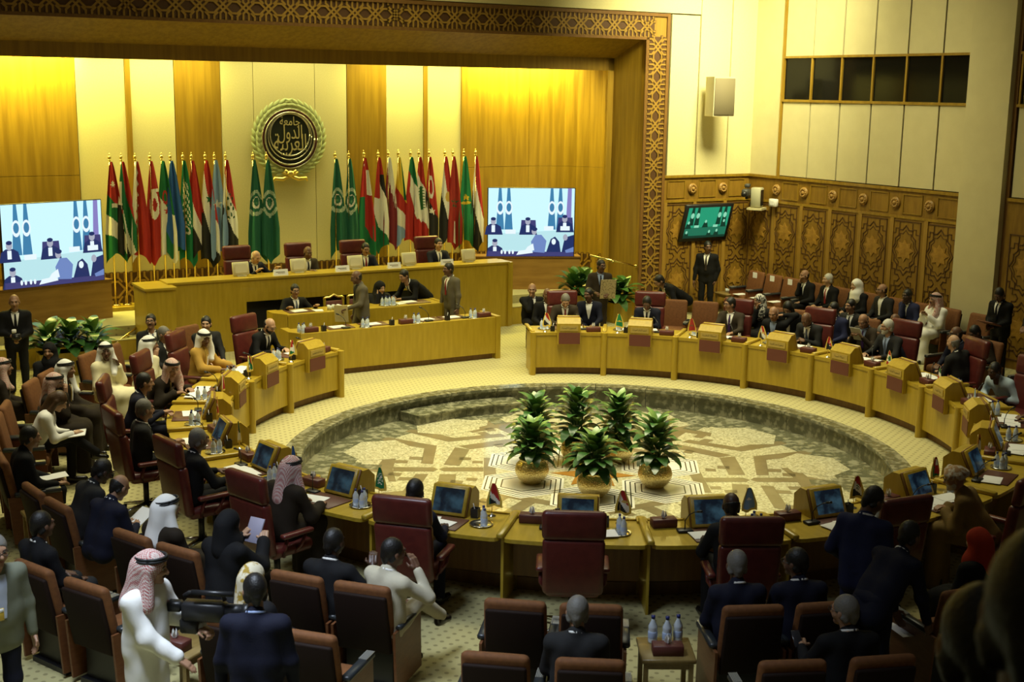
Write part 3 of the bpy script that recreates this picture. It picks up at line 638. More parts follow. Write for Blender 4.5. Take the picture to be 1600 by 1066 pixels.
I_PAP = [MB().box((0, 0, .002), (.21, .297, .004)).mesh('paper', PAPER), MB().box((0, 0, .004), (.297, .21, .008)).mesh('paper', PAPER)]
F_ST = MB().lathe([(.0, 0), (.045, 0), (.045, .006), (.012, .018), (.006, .03), (.0, .03)], 14).mesh('stand', CHROME)
F_PO = MB().tube([(0, 0, .02), (0, 0, .36)], .004, 6).mesh('pole', BRASS)
def bottles(loc, a, n, lab, zoff=0, tray=True):
    if tray: put('serving_tray', I_TRAY, None, loc, a, 'round chrome tray holding bottles on the '+lab, 'tray', 'round drink trays')
    for i in range(n):
        b = 2*math.pi*i/3+1+a
        o = thing('water_bottle', 'small clear water bottle with blue cap on the '+lab, 'bottle', (loc[0]+.055*math.cos(b), loc[1]+.055*math.sin(b), loc[2]+(.0062 if tray else 0)), a, 'water bottles on the '+lab)
        put('bottle_body', I_BOT, o); put('bottle_label', I_LAB, o); put('bottle_cap', I_CAP, o)
def tissue_box(loc, a, lab):
    o = thing('tissue_box', 'maroon tissue box with white tissue on the '+lab, 'tissue box', loc, a, 'maroon tissue boxes'); put('box', I_TB, o); put('tissue', I_TIS, o, (0, 0, .088))
def microphone(loc, a, lab):
    o = thing('desk_microphone', 'black gooseneck microphone on the '+lab, 'microphone', loc, a, 'gooseneck microphones'); put('mic_base', I_MB, o); put('gooseneck', I_MS, o); put('mic_head', I_MH, o)
def pen_cup(loc, a, lab):
    o = thing('pen_cup', 'square black pen cup on the '+lab, 'pen cup', loc, a, 'black pen cups'); put('cup', I_CUP, o); put('pen', I_PEN, o)
for k in range(22):
    a = A0+(k+.5)*DL; L = (RF*math.cos(a), RF*math.sin(a), 0)
    o = thing('delegate_desk', 'curved oak delegate desk, '+dname(k), 'desk', L, a, 'ring of delegate desks')
    for nm, me in (('desktop', D_TOP), ('front_panel', D_PANEL), ('plinth', D_PLINTH), ('post', D_POST), ('divider_rail', D_RAIL), ('side_panel', D_SIDE), ('modesty_panel', D_MOD), ('maroon_plaque', D_PLQ)): put(nm, me, o)
    if k == 0: put('post', D_POST0, o); put('divider_rail', D_RAIL0, o)
    c = put('console', D_CON, o); put('screen_body', D_BEZ, c); put('screen_frame', D_FRM, c); put('screen', D_SCR, c)
    npl = put('nameplate', D_NPF, o)
    if k in PLATES:
        v, f = text_mesh(PLATES[k], .26 if len(PLATES[k]) > 14 else .20, .045)
        m = MB().add(v, f, 0, T(-.0975, 0, .885)@RZ(R(-90))); m.build('lettering', INK, npl)
    D = dname(k)
    if k != 10 or True:
        p, _ = dpos(k, .17, -.47, .776); tissue_box(p, a+rnd.uniform(-.1, .1), D)
    p, _ = dpos(k, .36, -.30, .776); microphone(p, a, D)
    p, _ = dpos(k, .20, .285, .776); pen_cup(p, a, D)
    p, _ = dpos(k, .10, .43, .776)
    fo = thing('desk_flag', 'small gold-fringed desk flag on the '+D, 'flag', p, a+R(90)+(R(180) if k < 4 or k > 13 else 0), 'small desk flags')
    put('stand', F_ST, fo); put('pole', F_PO, fo); put('cloth', drape(.17, .27, FL[DESKFLAG[k]], 14, 18, .010, k*1.3, .12, .2), fo, (.02, -.012, .362))
    p, _ = dpos(k, .40, .43, .776); bottles(p, a, 2+(k % 3 == 0), D)
    p, _ = dpos(k, .50, -.02+.03*math.sin(k*2.1), .776)
    put('desk_pad', I_PAD, None, p, a+.06*math.sin(k*1.7), 'brown leather desk pad on the '+D, 'desk pad', 'brown desk pads')
    for q in range(1+(k*7) % 3):
        p, _ = dpos(k, .50+rnd.uniform(-.05, .06), -.14+.2*q+rnd.uniform(-.04, .04), .789+.0045*q)
        put('paper', I_PAP[0], None, p, a+rnd.uniform(-.25, .25), ('left', 'middle', 'right')[q]+'-hand white sheet on the pad of the '+D, 'paper', 'papers on the '+D)
# ================================================================== chairs
# executive chair, sitter faces -x (towards the pit), origin on the floor under the seat
def exec_chair():
    def curve(v): return (v[0]+.10*(v[2]-.45)**2*1.2-.06*(1-(v[1]/.28)**2)*.6+.02, v[1], v[2])
    P = {}
    bd = lambda v: (v[0]+.13*(v[2]-.5)-.12*(.28**2-v[1]**2)*2, v[1]*(1+.05*(v[2]-.5)), v[2])
    P['seat'] = MB().rbox((-.02, 0, .50), (.54, .52, .13), .05, 2)
    P['backrest'] = MB().rbox((.26, 0, .78), (.12, .57, .58), .045, 3, bend=bd)
    P['headrest'] = MB().rbox((.27, 0, 1.205), (.115, .58, .30), .05, 3, bend=bd)
    P['pedestal'] = MB().cyl((0, 0, .09), .035, .36, 12).cyl((0, 0, .40), .11, .04, 12)
    return P
EC = {k: m.mesh(k, LEATHER if k != 'pedestal' else BLACK) for k, m in exec_chair().items()}
EC_ARM = [MB().rbox((-.02, s*.31, .69), (.40, .085, .05), .022, 2).tube([(.10, s*.31, .675), (.14, s*.30, .55), (.12, s*.26, .46)], .022, 6).tube([(-.14, s*.31, .675), (-.08, s*.30, .55), (-.04, s*.24, .46)], .018, 6).mesh('armrest', LEATHER) for s in (-1, 1)]
EC_LEG = MB().tube([(.03, 0, .11), (.18, 0, .09), (.32, 0, .065)], [.03, .024, .018], 6).mesh('base_leg', CHROME)
EC_CAS = MB().lathe([(.0, -.014), (.028, -.014), (.028, .014), (.0, .014)], 10, M=T(.32, 0, .03)@RX(R(90))).mesh('caster', BLACK)
def exec_at(name, loc, rz, label, group='maroon leather executive chairs'):
    o = thing(name, label, 'chair', loc, rz, group)
    for k, me in EC.items(): put(k, me, o)
    for a in EC_ARM: put('armrest', a, o)
    for i in range(5):
        l = put('base_leg', EC_LEG, o, rz=R(72*i+20)); put('caster', EC_CAS, l)
    return o
# audience chair, same orientation
AC_S = MB().rbox((-.02, 0, .43), (.50, .50, .14), .045, 2).mesh('seat', VELVET)
AC_B = MB().rbox((.235, 0, .72), (.10, .54, .60), .05, 3, bend=lambda v: (v[0]+.20*(v[2]-.45), v[1]*(1-.05*(v[2]-.45)), v[2])).mesh('backrest', VELVET)
AC_SH = MB().rbox((.285, 0, .66), (.05, .50, .56), .02, 2, bend=lambda v: (v[0]+.20*(v[2]-.45)+.012, v[1]*(1-.05*(v[2]-.45)), v[2])).mesh('back_shell', VELVETD)
AC_SD = [MB().prism([(-.26, .05), (.30, .05), (.34, .60), (-.24, .60)], -.012, .012, M=T(0, s*.29, 0)@RX(R(90))).mesh('side_panel', mat('walnut_side', (.13, .045, .014), .45, 0, (.16, .06, .02), 8, (1, 1, 4))) for s in (-1, 1)]
AC_AR = [MB().rbox((.02, s*.29, .625), (.50, .085, .05), .015, 1).mesh('armrest', mat('black_arm_pad', (.022, .026, .028), .35)) for s in (-1, 1)]
def ribs(s):
    m = MB()
    for i in range(6): m.span(-.225, -.06, s*.29-.034+i*.0125, s*.29-.027+i*.0125, .649, .656)
    return m.mesh('ribbed_cap', mat('ribbed_grey_metal', (.42, .42, .38), .35, .5))
AC_RB = [ribs(-1), ribs(1)]
AC_FT = MB().span(-.2, .25, -.25, .25, 0, .05).span(-.12, .2, -.22, .22, .05, .37).mesh('base', BLACK)
def aud_at(loc, rz, label, group='brown velvet audience chairs'):
    o = thing('audience_chair', label, 'chair', loc, rz, group)
    for nm, me in (('seat', AC_S), ('backrest', AC_B), ('back_shell', AC_SH), ('base', AC_FT)): put(nm, me, o)
    for s in (0, 1): sd = put('side_panel', AC_SD[s], o); put('armrest', AC_AR[s], sd); put('ribbed_cap', AC_RB[s], sd)
    return o
# ---- ring chairs
RC = 6.34
for k in range(22):
    if k == 13: continue
    a = A0+(k+.5)*DL; r_ = RC+.10*math.sin(k*2.3); tw = .12*math.sin(k*1.9)
    if k == 15: tw = .5
    if k == 10: tw = 0
    exec_at('executive_chair', (r_*math.cos(a), r_*math.sin(a), 0), a+tw, 'maroon leather swivel chair at the '+dname(k))
# ---- audience rows behind the ring
PAIR0 = 253.8; PER = 14.06
def row(r_, js, rowname, skip=()):
    for j in js:
        for q, sg in enumerate((-1, 1)):
            if (j, q) in skip: continue
            d = PAIR0+PER*j+2.25*sg; a = R(d); rr = r_-.27
            side = 'left' if j < 0 else 'near' if j < 3 else 'right'
            n = abs(j)
            lab = 'brown velvet seat, %s of the %s pair %s, %s' % (('left one', 'right one')[q], ORD[n-1] if j < 0 else ORD[n], 'leftwards' if j < 0 else 'rightwards', rowname)
            aud_at((rr*math.cos(a), rr*math.sin(a), 0), a, lab)
row(7.96, [-7, -6, -5, -4, -3, -2, -1, 0, 1, 2, 3, 4, 9, 10, 11, 12, 13], 'front audience row')
row(9.0, [-1, 0, 1, 2], 'rear audience row', {(-1, 0): 1} if False else ())
WALLS = [8.1, 7.5, 6.9, 6.0, 5.3, 4.45, 3.72, 3.02, 2.36, 1.6]
for i, s in enumerate(WALLS):
    aud_at(ST(s, 9.75, 0), STAGE, 'dark brown seat, %s along the right wall from the corner' % (ORD[i] if i < 11 else str(i)), 'seats along the carved right wall')
# low side tables
def side_table(loc, rz, lab, h=.5):
    o = thing('side_table', lab, 'table', loc, rz, 'oak side tables')
    MB().rbox((0, 0, h-.02), (.46, .46, .04), .008, 1).build('tabletop', mat('dark_table_oak', (.20, .135, .04), .35, 0, (.25, .17, .055), 6, (.4, 3, 3)), o)
    for x in (-.19, .19):
        for y in (-.19, .19): MB().span(x-.02, x+.02, y-.02, y+.02, 0, h-.04).build('leg', MATS['dark_table_oak'], o)
    MB().span(-.2, .2, -.2, .2, h-.10, h-.04).build('apron', MATS['dark_table_oak'], o)
def polar(r_, d, z=0): return (r_*math.cos(R(d)), r_*math.sin(R(d)), z)
for r_, d, lab in ((7.72, 274.9, 'oak side table between seat pairs in the near front row'), (7.72, 218.9, 'oak side table at the far left edge of the photo'), (8.72, 246.8, 'oak side table beside the cameraman')):
    side_table(polar(r_, d), R(d), lab)
    tissue_box(polar(r_+.10, d, .5), R(d), lab[4:].replace(' in the near front row', '').replace(' at the far left edge of the photo', ' at far left'))
I_B2 = 1.45
for q, (dx, dy) in enumerate(((-.12, -.1), (-.10, .02), (-.14, .12))):
    a = R(274.9); o = thing('water_bottle', '%s of three water bottles on the near side table' % ('left', 'middle', 'right')[q], 'bottle', (polar(7.72, 274.9)[0]+dx*math.cos(a)-dy*math.sin(a), polar(7.72, 274.9)[1]+dx*math.sin(a)+dy*math.cos(a), .5), 0, 'bottles on the near side table')
    for nm, me in (('bottle_body', I_BOT), ('bottle_label', I_LAB), ('bottle_cap', I_CAP)): p = put(nm, me, o); p.scale = (1.25, 1.25, 1.35)
side_table(ST(8.55, 9.6, 0), STAGE, 'small table with glasses at the corner of the right wall', .48)
for q in range(2): put('drinking_glass', I_GLS, None, ST(8.5+.1*q, 9.6, .48), 0, ('nearer', 'farther')[q]+' glass on the corner side table', 'glass', 'glasses on the corner table')
for i, s in enumerate((8.1, 7.5, 6.9)):
    o = put('place_card', MB().box((0, 0, 0), (.012, .14, .13)).mesh('place_card', PAPER), None, ST(s, 10.02, .93), STAGE, 'white reserved card on the back of the %s wall seat' % ORD[i], 'card', 'white seat cards')
    put('paper', I_PAP[1], None, ST(s, 9.6, .503), STAGE, 'white papers on the %s empty wall seat' % ORD[i], 'paper', 'papers on empty wall seats')
put('place_card', MB().box((0, 0, 0), (.012, .14, .13)).mesh('place_card', PAPER), None, ST(4.88, 10.02, .93), STAGE, 'white card behind the white-scarfed woman', 'card', 'white seat cards')
# ================================================================== stage furniture
def SO(name, lab, cat, s, t, z=0, rz=0, group=None): return thing(name, lab, cat, ST(s, t, z), STAGE+rz, group)
o = SO('dais_desk', 'long high oak dais in front of the flags', 'desk', 9.3, 0)
MB().span(-3.5, 3.95, 0, .05, .97, 1.40).span(-3.5, -2.0, 0, .05, 0, .97).span(1.7, 3.95, 0, .05, 0, .97).build('front_panel', WOOD, o)
MB().span(-2.0, 1.7, .12, .16, 0, .97).build('recess_panel', BLACK, o)  # black colour stands in for the shade in the recess under the dais
MB().span(-3.55, 4.0, -.02, .58, 1.40, 1.44).build('worktop', WOODH, o)
MB().span(-4.05, -3.5, -.35, .55, 0, 1.37).build('end_pylon', WOOD, o); MB().span(-4.08, -3.47, -.38, .58, 1.37, 1.41).build('pylon_cap', WOODH, o)
MB().prism([(3.95, -.05), (4.12, .05), (4.12, .6), (3.95, .6)], 0, 1.42).build('end_panel', WOOD, o)
mmon = MB().rbox((0, 0, .15), (.34, .05, .27), .012, 1, 0, T(0, 0, 0)@RX(R(-12))).mesh('monitor_body', mat('beige_plastic', (.60, .55, .36), .5))
mmon2 = MB().box((0, -.028, .15), (.24, .006, .17), 0, RX(R(-12))).mesh('monitor_back_panel', mat('beige_plastic_light', (.66, .62, .44), .5))
mmst = MB().rbox((0, .02, .008), (.2, .14, .016), .006, 1).mesh('monitor_foot', MATS['beige_plastic'])
for i, t in enumerate((-1.99, -.78, .47, 1.71, 3.15)):
    q = SO('desk_monitor', 'beige monitor seen from behind, %s from the left on the dais' % ORD[i], 'monitor', 9.6, t, 1.44, .05, 'monitors on the dais')
    put('monitor_body', mmon, q); put('monitor_back_panel', mmon2, q); put('monitor_foot', mmst, q)
npm = MB().add([(-.15, -.04, 0), (.15, -.04, 0), (.15, 0, .12), (-.15, 0, .12), (-.15, .04, 0), (.15, .04, 0)], [(0, 1, 2, 3), (3, 2, 5, 4), (0, 3, 4), (1, 5, 2), (0, 4, 5, 1)]).mesh('card', PAPER)
for i, t in enumerate((-1.24, .09, 1.26, 2.51)):
    q = SO('name_card', 'folded white name card, %s from the left on the dais' % ORD[i], 'name card', 9.42, t, 1.441, 0, 'white name cards on the dais'); put('card', npm, q)
    MB().box((-.01, -.0215, .066), (.19, .002, .012), 0, T(0, 0, 0)).box((.01, -.0295, .042), (.15, .002, .008), 0).build('printed_lines', mat('grey_print', (.2, .17, .12), .7), q)
for i, t in enumerate((-1.75, -.42, .82, 2.6)):
    exec_at('dais_chair', ST(10.22, t, ZS), STAGE+R(90), 'maroon leather chair, %s from the left behind the dais' % ORD[i], 'chairs behind the dais')
# clerks' tables
o = SO('clerk_table', 'long oak table nearest the pit in front of the dais', 'table', 6.4, 0)
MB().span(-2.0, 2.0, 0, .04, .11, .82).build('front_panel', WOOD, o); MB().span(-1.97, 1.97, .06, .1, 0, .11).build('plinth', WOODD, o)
MB().span(-2.02, 2.02, .02, .66, .77, .80).build('tabletop', WOODH, o)
MB().prism([(-2.0, 0), (-2.14, .22), (-2.14, .66), (-2.0, .66)], 0, .83).build('end_panel', WOOD, o); MB().span(2.0, 2.10, -.03, .66, 0, .84).build('end_panel', WOOD, o)
o = SO('clerk_table', 'oak table with clerks directly below the dais', 'table', 7.95, 0)
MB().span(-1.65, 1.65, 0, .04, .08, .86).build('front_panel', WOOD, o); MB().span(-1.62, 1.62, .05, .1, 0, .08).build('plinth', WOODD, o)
MB().span(-1.66, 1.66, .0, .62, .86, .89).build('tabletop', WOODH, o)
MB().prism([(-1.66, 0), (-1.85, .3), (-1.85, .62), (-1.66, .62)], 0, .90).build('end_panel', WOOD, o); MB().span(1.66, 1.74, -.02, .62, 0, .90).build('end_panel', WOOD, o)
TA = 'front clerk table'
for i, t in enumerate((-1.72, .18, 2.0-.14)): tissue_box(ST(6.62, t, .801), STAGE+R(90), TA+(' left end', ' middle', ' right end')[i])
for i, t in enumerate((-1.48, -.12, 1.05)): pen_cup(ST(6.6, t, .801), STAGE+R(90), TA+(' left', ' middle', ' right')[i])
for i, t in enumerate((-1.02, .68, 1.47)): microphone(ST(6.66, t, .801), STAGE+R(90), TA+(' left', ' middle', ' right')[i])
for i, t in enumerate((-1.92, -.65, .40, 1.62)): bottles(ST(6.60, t if i else -1.9, .801), 0, 3, TA+(' left end', ' near the left', ' middle', ' right end')[i], tray=i > 0)
for i, t in enumerate((-1.09, -.40, .72, 1.27)):
    put('desk_pad', I_PAD, None, ST(6.82, t, .801), STAGE+R(90), '%s brown pad from the left on the front clerk table' % ORD[i], 'desk pad', 'pads on the front clerk table')
    put('paper', I_PAP[1], None, ST(6.80, t-.03, .8135), STAGE+R(6), '%s white sheet from the left on the front clerk table' % ORD[i], 'paper', 'sheets on the front clerk table')
TB = 'rear clerk table'
for i, t in enumerate((-1.3, -.2, 1.2)): put('desk_pad', I_PAD, None, ST(8.27, t, .891), STAGE+R(90), '%s brown pad from the left on the %s' % (ORD[i], TB), 'desk pad', 'pads on the rear clerk table')
for i, (t, s, z) in enumerate(((-1.32, 8.25, .9035), (-1.0, 8.2, .892), (-.15, 8.28, .9035), (.85, 8.26, .892), (1.05, 8.3, .9035))):
    put('paper', I_PAP[1], None, ST(s, t, z), STAGE+rnd.uniform(-.3, .3), '%s white sheet from the left on the %s' % (ORD[i], TB), 'paper', 'sheets on the rear clerk table')
for i in range(6):
    put('drinking_glass', I_GLS, None, ST(8.12+.09*(i % 2), -.72+.10*(i//2), .891), 0, 'clear drinking glass clustered beside the empty carved chair', 'glass', 'glasses on the rear clerk table')
for q, t in enumerate((.46, .62)): bottles(ST(8.15, t, .891), .4, 3, TB+(' left of middle', ' right of middle')[q], tray=True)
# carved chair
def carved_chair(s, t, lab):
    o = SO('carved_chair', lab, 'chair', s, t, 0, 0, 'gilded carved chairs')
    MB().rbox((0, 0, .46), (.46, .44, .08), .02, 1).build('seat', MAROON, o)
    for x in (-.2, .2):
        MB().span(x-.022, x+.022, .18, .22, 0, 1.0).build('leg', WOOD, o); MB().span(x-.022, x+.022, -.2, -.16, 0, .44).build('leg', WOOD, o)
    MB().rbox((0, .2, .76), (.40, .03, .34), .01, 1).build('backrest', MAROON, o)
    pts = [(-.22, .2, .95), (-.18, .2, 1.0), (-.09, .2, 1.0), (0, .2, 1.05), (.09, .2, 1.0), (.18, .2, 1.0), (.22, .2, .95)]
    MB().tube(pts, .025, 6).build('crest_rail', GOLD, o)
carved_chair(8.75, -.3, 'gilded carved chair behind the glasses on the clerk table'); carved_chair(8.78, .22, 'gilded carved chair beside the woman in black')
# ---- emblem
em = SO('wall_emblem', 'round calligraphy emblem in a pale green wreath on the alcove wall', 'emblem', 12.1, 0, 4.03)
FX = RX(R(90))
MB().lathe([(.0, .0), (.64, .0), (.64, .06), (.58, .06), (.0, .06)], 64, 0, FX, False).build('maroon_ring', mat('emblem_maroon', (.085, .018, .014), .4), em)
MB().lathe([(.0, .05), (.565, .05), (.565, .075), (.0, .075)], 64, 0, FX, False).build('dark_disc', mat('emblem_dark', (.012, .016, .010), .4), em)
rm = MB()
for r_, c, wd in ((.636, 0, .012), (.565, 0, .022), (.50, .045, .014), (.455, .085, .018)):
    pts = [(r_*math.cos(R(i*6)), -.082, r_*math.sin(R(i*6))+c) for i in range(61)]
    rm.tube(pts, wd, 6, up=(0, 1, 0))
rm.build('silver_rings', mat('silver_gilt', (.62, .60, .46), .25, .8), em)
for txt, w_, h_, z in (('جامعة', .46, .24, .36), ('الدول', .56, .40, .10), ('العربية', .74, .48, -.13)):
    v, f = text_mesh(txt, w_, h_); MB().add(v, f, 0, T(0, -.088, z)).add(v, f, 0, T(0, -.082, z)).build('lettering', mat('gilt_lettering', (.66, .57, .26), .35, .35), em)
lf = MB(); N_ = 9
leafv = []
for i in range(N_+1):
    u = i/N_; w_ = .046*math.sin(math.pi*u**.8); leafv += [(-w_, -.01, u*.26), (0, -.035*math.sin(math.pi*u)-.01, u*.26), (w_, -.01, u*.26)]
fsl = []
for i in range(N_): b = 3*i; fsl += [(b, b+1, b+4, b+3), (b+1, b+2, b+5, b+4)]
LEAFW = MB().add(leafv, fsl, 0, None, True).mesh('wreath_leaf', mat('pale_green_plaster', (.46, .52, .24), .6))
for sg in (-1, 1):
    for i in range(17):
        th = R(-82+i*10.2)
        for q in (-1, 0, 1):
            r_ = .715+q*.035; x, z = sg*r_*math.cos(th), r_*math.sin(th)
            if sg < 0: ang = math.atan2(-math.sin(th)*-1*-1, math.cos(th))
            tx, tz = -sg*math.sin(th), math.cos(th)          # tangent going up
            tx += q*.38*sg*math.cos(th); tz += q*.38*math.sin(th)
            put('wreath_leaf', LEAFW, em, (x, -.02-.012*(q == 0), z), rot=(0, math.atan2(tx, tz), 0))
bw = MB().ell((0, -.07, -.76), (.085, .06, .075), 12, 8)
for sg in (-1, 1):
    bw.tube([(0, -.06, -.78), (sg*.12, -.07, -.68), (sg*.17, -.06, -.72), (sg*.05, -.06, -.80)], .035, 6).tube([(0, -.05, -.80), (sg*.18, -.06, -.88), (sg*.36, -.05, -.86), (sg*.40, -.05, -.93)], [.04, .05, .045, .02], 6)
bw.build('bow', GOLD, em)
# ---- big screens on veneer cabinets
SCW = (.48, .74, .86)
def led_screen(P, ang, lab):
    # P = bottom-left corner in plan, local x to the right along the screen, front faces -y
    o = thing('video_screen', lab, 'screen', (P[0], P[1], 1.36), ang, 'large video screens')
    MB().rbox((1.0, .04, .785), (2.04, .07, 1.60), .01, 1).build('casing', BLACK, o)
    def em2(n, c, s=1.0): return MATS.get(n) or emis(n, c, s)
    sky = em2('screen_sky', (.60, .92, 1.0), 1.05); dk = em2('screen_suit', (.015, .03, .13)); bl = em2('screen_blue', (.05, .22, .42)); wt = em2('screen_white', (.82, .95, 1.0)); sk = em2('screen_skin', (.40, .42, .52)); ds = em2('screen_desk', (.50, .80, .85)); gy = em2('screen_grey_suit', (.16, .25, .55)); nv = em2('screen_chair', (.05, .05, .18)); pk = em2('screen_lilac', (.25, .22, .55))
    def quad(m, pts, z, mi=0): m.add([(x, .004-z, y) for x, y in pts], [tuple(range(len(pts)))], mi)
    def disc(cx, cy, rx, ry, n=14): return [(cx+rx*math.cos(2*math.pi*i/n), cy+ry*math.sin(2*math.pi*i/n)) for i in range(n)]
    m = MB(); mats = [sky, dk, bl, wt, sk, ds, gy, nv, pk]
    quad(m, [(0, 0), (2, 0), (2, 1.57), (0, 1.57)], 0, 0)
    quad(m, [(0, .12), (2, .12), (2, .62), (0, .52)], .001, 5)
    for x0 in (.18, .38, 1.38, 1.58):            # draped emblem flags
        quad(m, [(x0, .62), (x0+.19, .62), (x0+.12, 1.57), (x0+.06, 1.57)], .002, 2); quad(m, disc(x0+.095, 1.12, .085, .16), .003, 3); quad(m, disc(x0+.095, 1.13, .055, .10), .004, 2)
    quad(m, [(1.80, .6), (1.93, .6), (1.93, 1.57), (1.84, 1.57)], .002, 8)
    for cx, cy, ch, suit in ((.12, .62, 0, 1), (.92, .62, 1, 1), (1.78, .68, 1, 1), (.16, .12, 0, 1)):
        if ch: quad(m, [(cx-.17, cy-.04), (cx+.2, cy-.04), (cx+.18, cy+.22), (cx-.15, cy+.22)], .003, 7)
        quad(m, [(cx-.20, cy-.12), (cx+.22, cy-.12), (cx+.17, cy+.07), (cx+.07, cy+.13), (cx-.07, cy+.13), (cx-.16, cy+.07)], .004, suit); quad(m, [(cx-.04, cy-.06), (cx+.04, cy-.06), (cx+.04, cy+.1), (cx-.04, cy+.1)], .005, 3); quad(m, disc(cx, cy+.19, .062, .085), .006, 4); quad(m, disc(cx, cy+.245, .06, .04), .007, 1)
    for x0, y0, w_ in ((.40, .52, .24), (1.30, .60, .22), (1.68, .60, .22)): quad(m, [(x0, y0), (x0+w_, y0), (x0+w_, y0+.10), (x0, y0+.10)], .006, 3)
    quad(m, [(1.05, .10), (1.32, .08), (1.36, .36), (1.24, .50), (1.10, .50), (1.0, .34)], .008, 6); quad(m, disc(1.07, .58, .06, .08), .009, 4); quad(m, disc(1.08, .63, .065, .045), .010, 1)
    quad(m, [(.85, .12), (1.08, .14), (1.05, .30), (.92, .22)], .0095, 3)
    quad(m, [(1.36, .10), (1.70, .10), (1.66, .34), (1.56, .46), (1.46, .40)], .008, 1); quad(m, disc(1.53, .34, .05, .07), .009, 3)
    quad(m, [(1.72, .10), (2.0, .10), (2.0, .50), (1.86, .46), (1.78, .40)], .008, 1); quad(m, disc(1.80, .44, .055, .075), .009, 4); quad(m, [(1.80, .14), (2.0, .22), (2.0, .10), (1.82, .08)], .0095, 6)
    quad(m, [(0, 0), (2, 0), (2, .10), (0, .12)], .0075, 7)
    for x0 in (.32, .40, .50, .58): quad(m, disc(x0, .10, .025, .05), .011, 3)
    quad(m, [(.66, .03), (1.05, .08), (1.0, .16), (.72, .13)], .0112, 3)
    m.build('picture', mats, o); return o
led_screen((-11.01, 4.90), math.atan2(6.43-4.90, -9.72+11.01), 'large bright video screen on the left side of the stage')
led_screen((-2.57, 11.38), math.atan2(11.74-11.38, -.57+2.57), 'large bright video screen on the right side of the stage')
for (x, y), ang, lab in (((-11.01, 4.90), math.atan2(1.53, 1.29), 'left'), ((-2.57, 11.38), math.atan2(.36, 2.0), 'right')):
    o = thing('screen_cabinet', 'veneered cabinet under the %s video screen' % lab, 'cabinet', (x, y, ZS), ang, 'screen cabinets')
    MB().span(-.5, 2.16, .02, .45, 0, .77).build('cabinet_body', mat('figured_veneer', (.27, .14, .025), .45, 0, (.36, .20, .04), 3, (.5, 3, 3)), o); MB().span(-.52, 2.18, 0, .47, .74, .775).build('cabinet_top', WOODD, o)
# ---- television, loudspeaker and cameras on the walls
tv = SO('wall_television', 'wall television showing a green-tinted picture on the carved wall', 'television', 8.95, 9.05, 1.72)
MT = T(0, -.02, 0)@RX(R(16))
MB().rbox((0, 0, .45), (1.42, .07, .92), .015, 1, 0, MT).build('casing', BLACK, tv)
g0, g1, g2, g3 = emis('tv_green', (.02, .36, .19), .9), emis('tv_dark_green', (.004, .045, .025), .9), emis('tv_pale_green', (.30, .75, .50), .9), emis('tv_mid_green', (.015, .18, .10), .9)
m = MB()
def tq(pts, d, mi): m.add([(x, -.037-d, z) for x, z in pts], [tuple(range(len(pts)))], mi, MT)
tq([(-.62, .08), (.62, .08), (.62, .84), (-.62, .84)], 0, 0)
for x0 in (-.54, -.38, .26, .42): tq([(x0, .4), (x0+.14, .4), (x0+.10, .84), (x0+.03, .84)], .001, 1); tq([(x0+.07+.05*math.cos(i), .64+.07*math.sin(i)) for i in [k*.524 for k in range(12)]], .002, 2)
tq([(-.62, .08), (.62, .08), (.62, .36), (-.62, .34)], .0015, 3); tq([(-.62, .08), (.62, .08), (.62, .14), (-.62, .14)], .002, 1)
for x0, z0 in ((-.54, .34), (-.04, .36), (.5, .36), (-.55, .1), (.12, .10), (.34, .12)): tq([(x0-.09, z0-.02), (x0+.09, z0-.02), (x0+.05, z0+.10), (x0-.05, z0+.10)], .003, 1); tq([(x0+.03*math.cos(i), z0+.13+.04*math.sin(i)) for i in [k*.628 for k in range(10)]], .004, 2)
for x0 in (-.36, .2): tq([(x0, .34), (x0+.14, .34), (x0+.14, .40), (x0, .40)], .003, 2)
m.build('picture', [g0, g1, g2, g3], tv)
sp = SO('loudspeaker', 'grey box loudspeaker on the cream wall beside the proscenium', 'loudspeaker', 8.38, 8.92, 4.62, R(-8))
MB().prism([(-.28, -.24), (.28, -.24), (.20, .26), (-.20, .26)], 0, .88, M=RX(R(0))).build('cabinet', mat('grey_beige_plastic', (.50, .45, .28), .6), sp)
MB().rbox((0, -.252, .44), (.52, .024, .82), .008, 1).build('grille', mat('speaker_grille', (.17, .14, .075), .8), sp)
MB().tube([(0, .2, .45), (-.05, .48, .5)], .03, 6).build('bracket', BLACK, sp)
pc = SO('wall_camera', 'dark remote camera on a corner shelf above the television', 'camera', 8.45, 9.95, 2.72, R(-50))
MB().rbox((0, -.1, .14), (.16, .42, .17), .03, 1).build('camera_body', mat('camera_grey', (.05, .05, .045), .5), pc); MB().cyl((0, 0, 0), .065, .14, 12, 0, T(0, -.30, .12)@RX(R(90))).build('lens', BLACK, pc); MB().rbox((0, .05, .29), (.12, .2, .09), .02, 1).build('viewfinder', MATS['camera_grey'], pc); MB().span(-.03, .03, -.03, .5, -.02, .05).build('bracket', BLACK, pc)
pb = SO('wall_box', 'pale control box on a corner bracket right of the wall camera', 'control box', 8.35, 10.18, 2.50, R(-60))
MB().rbox((0, 0, .24), (.24, .26, .46), .02, 1).build('housing', mat('pale_housing', (.42, .40, .26), .6), pb); MB().prism([(-.18, -.18), (.18, -.18), (.18, .2), (-.18, .2)], -.05, 0).build('shelf', CREAMD, pb); MB().span(.12, .125, -.10, .10, .05, .42).build('connector_panel', BLACK, pb)
q = SO('wall_sensor', 'small white box high on the carved right wall', 'sensor', 7.95, 10.34, 2.55); MB().rbox((0, 0, .09), (.10, .24, .18), .015, 1).build('housing', WHITE, q); MB().span(-.055, -.049, -.06, .06, .04, .13).build('front_plate', PAPER, q)
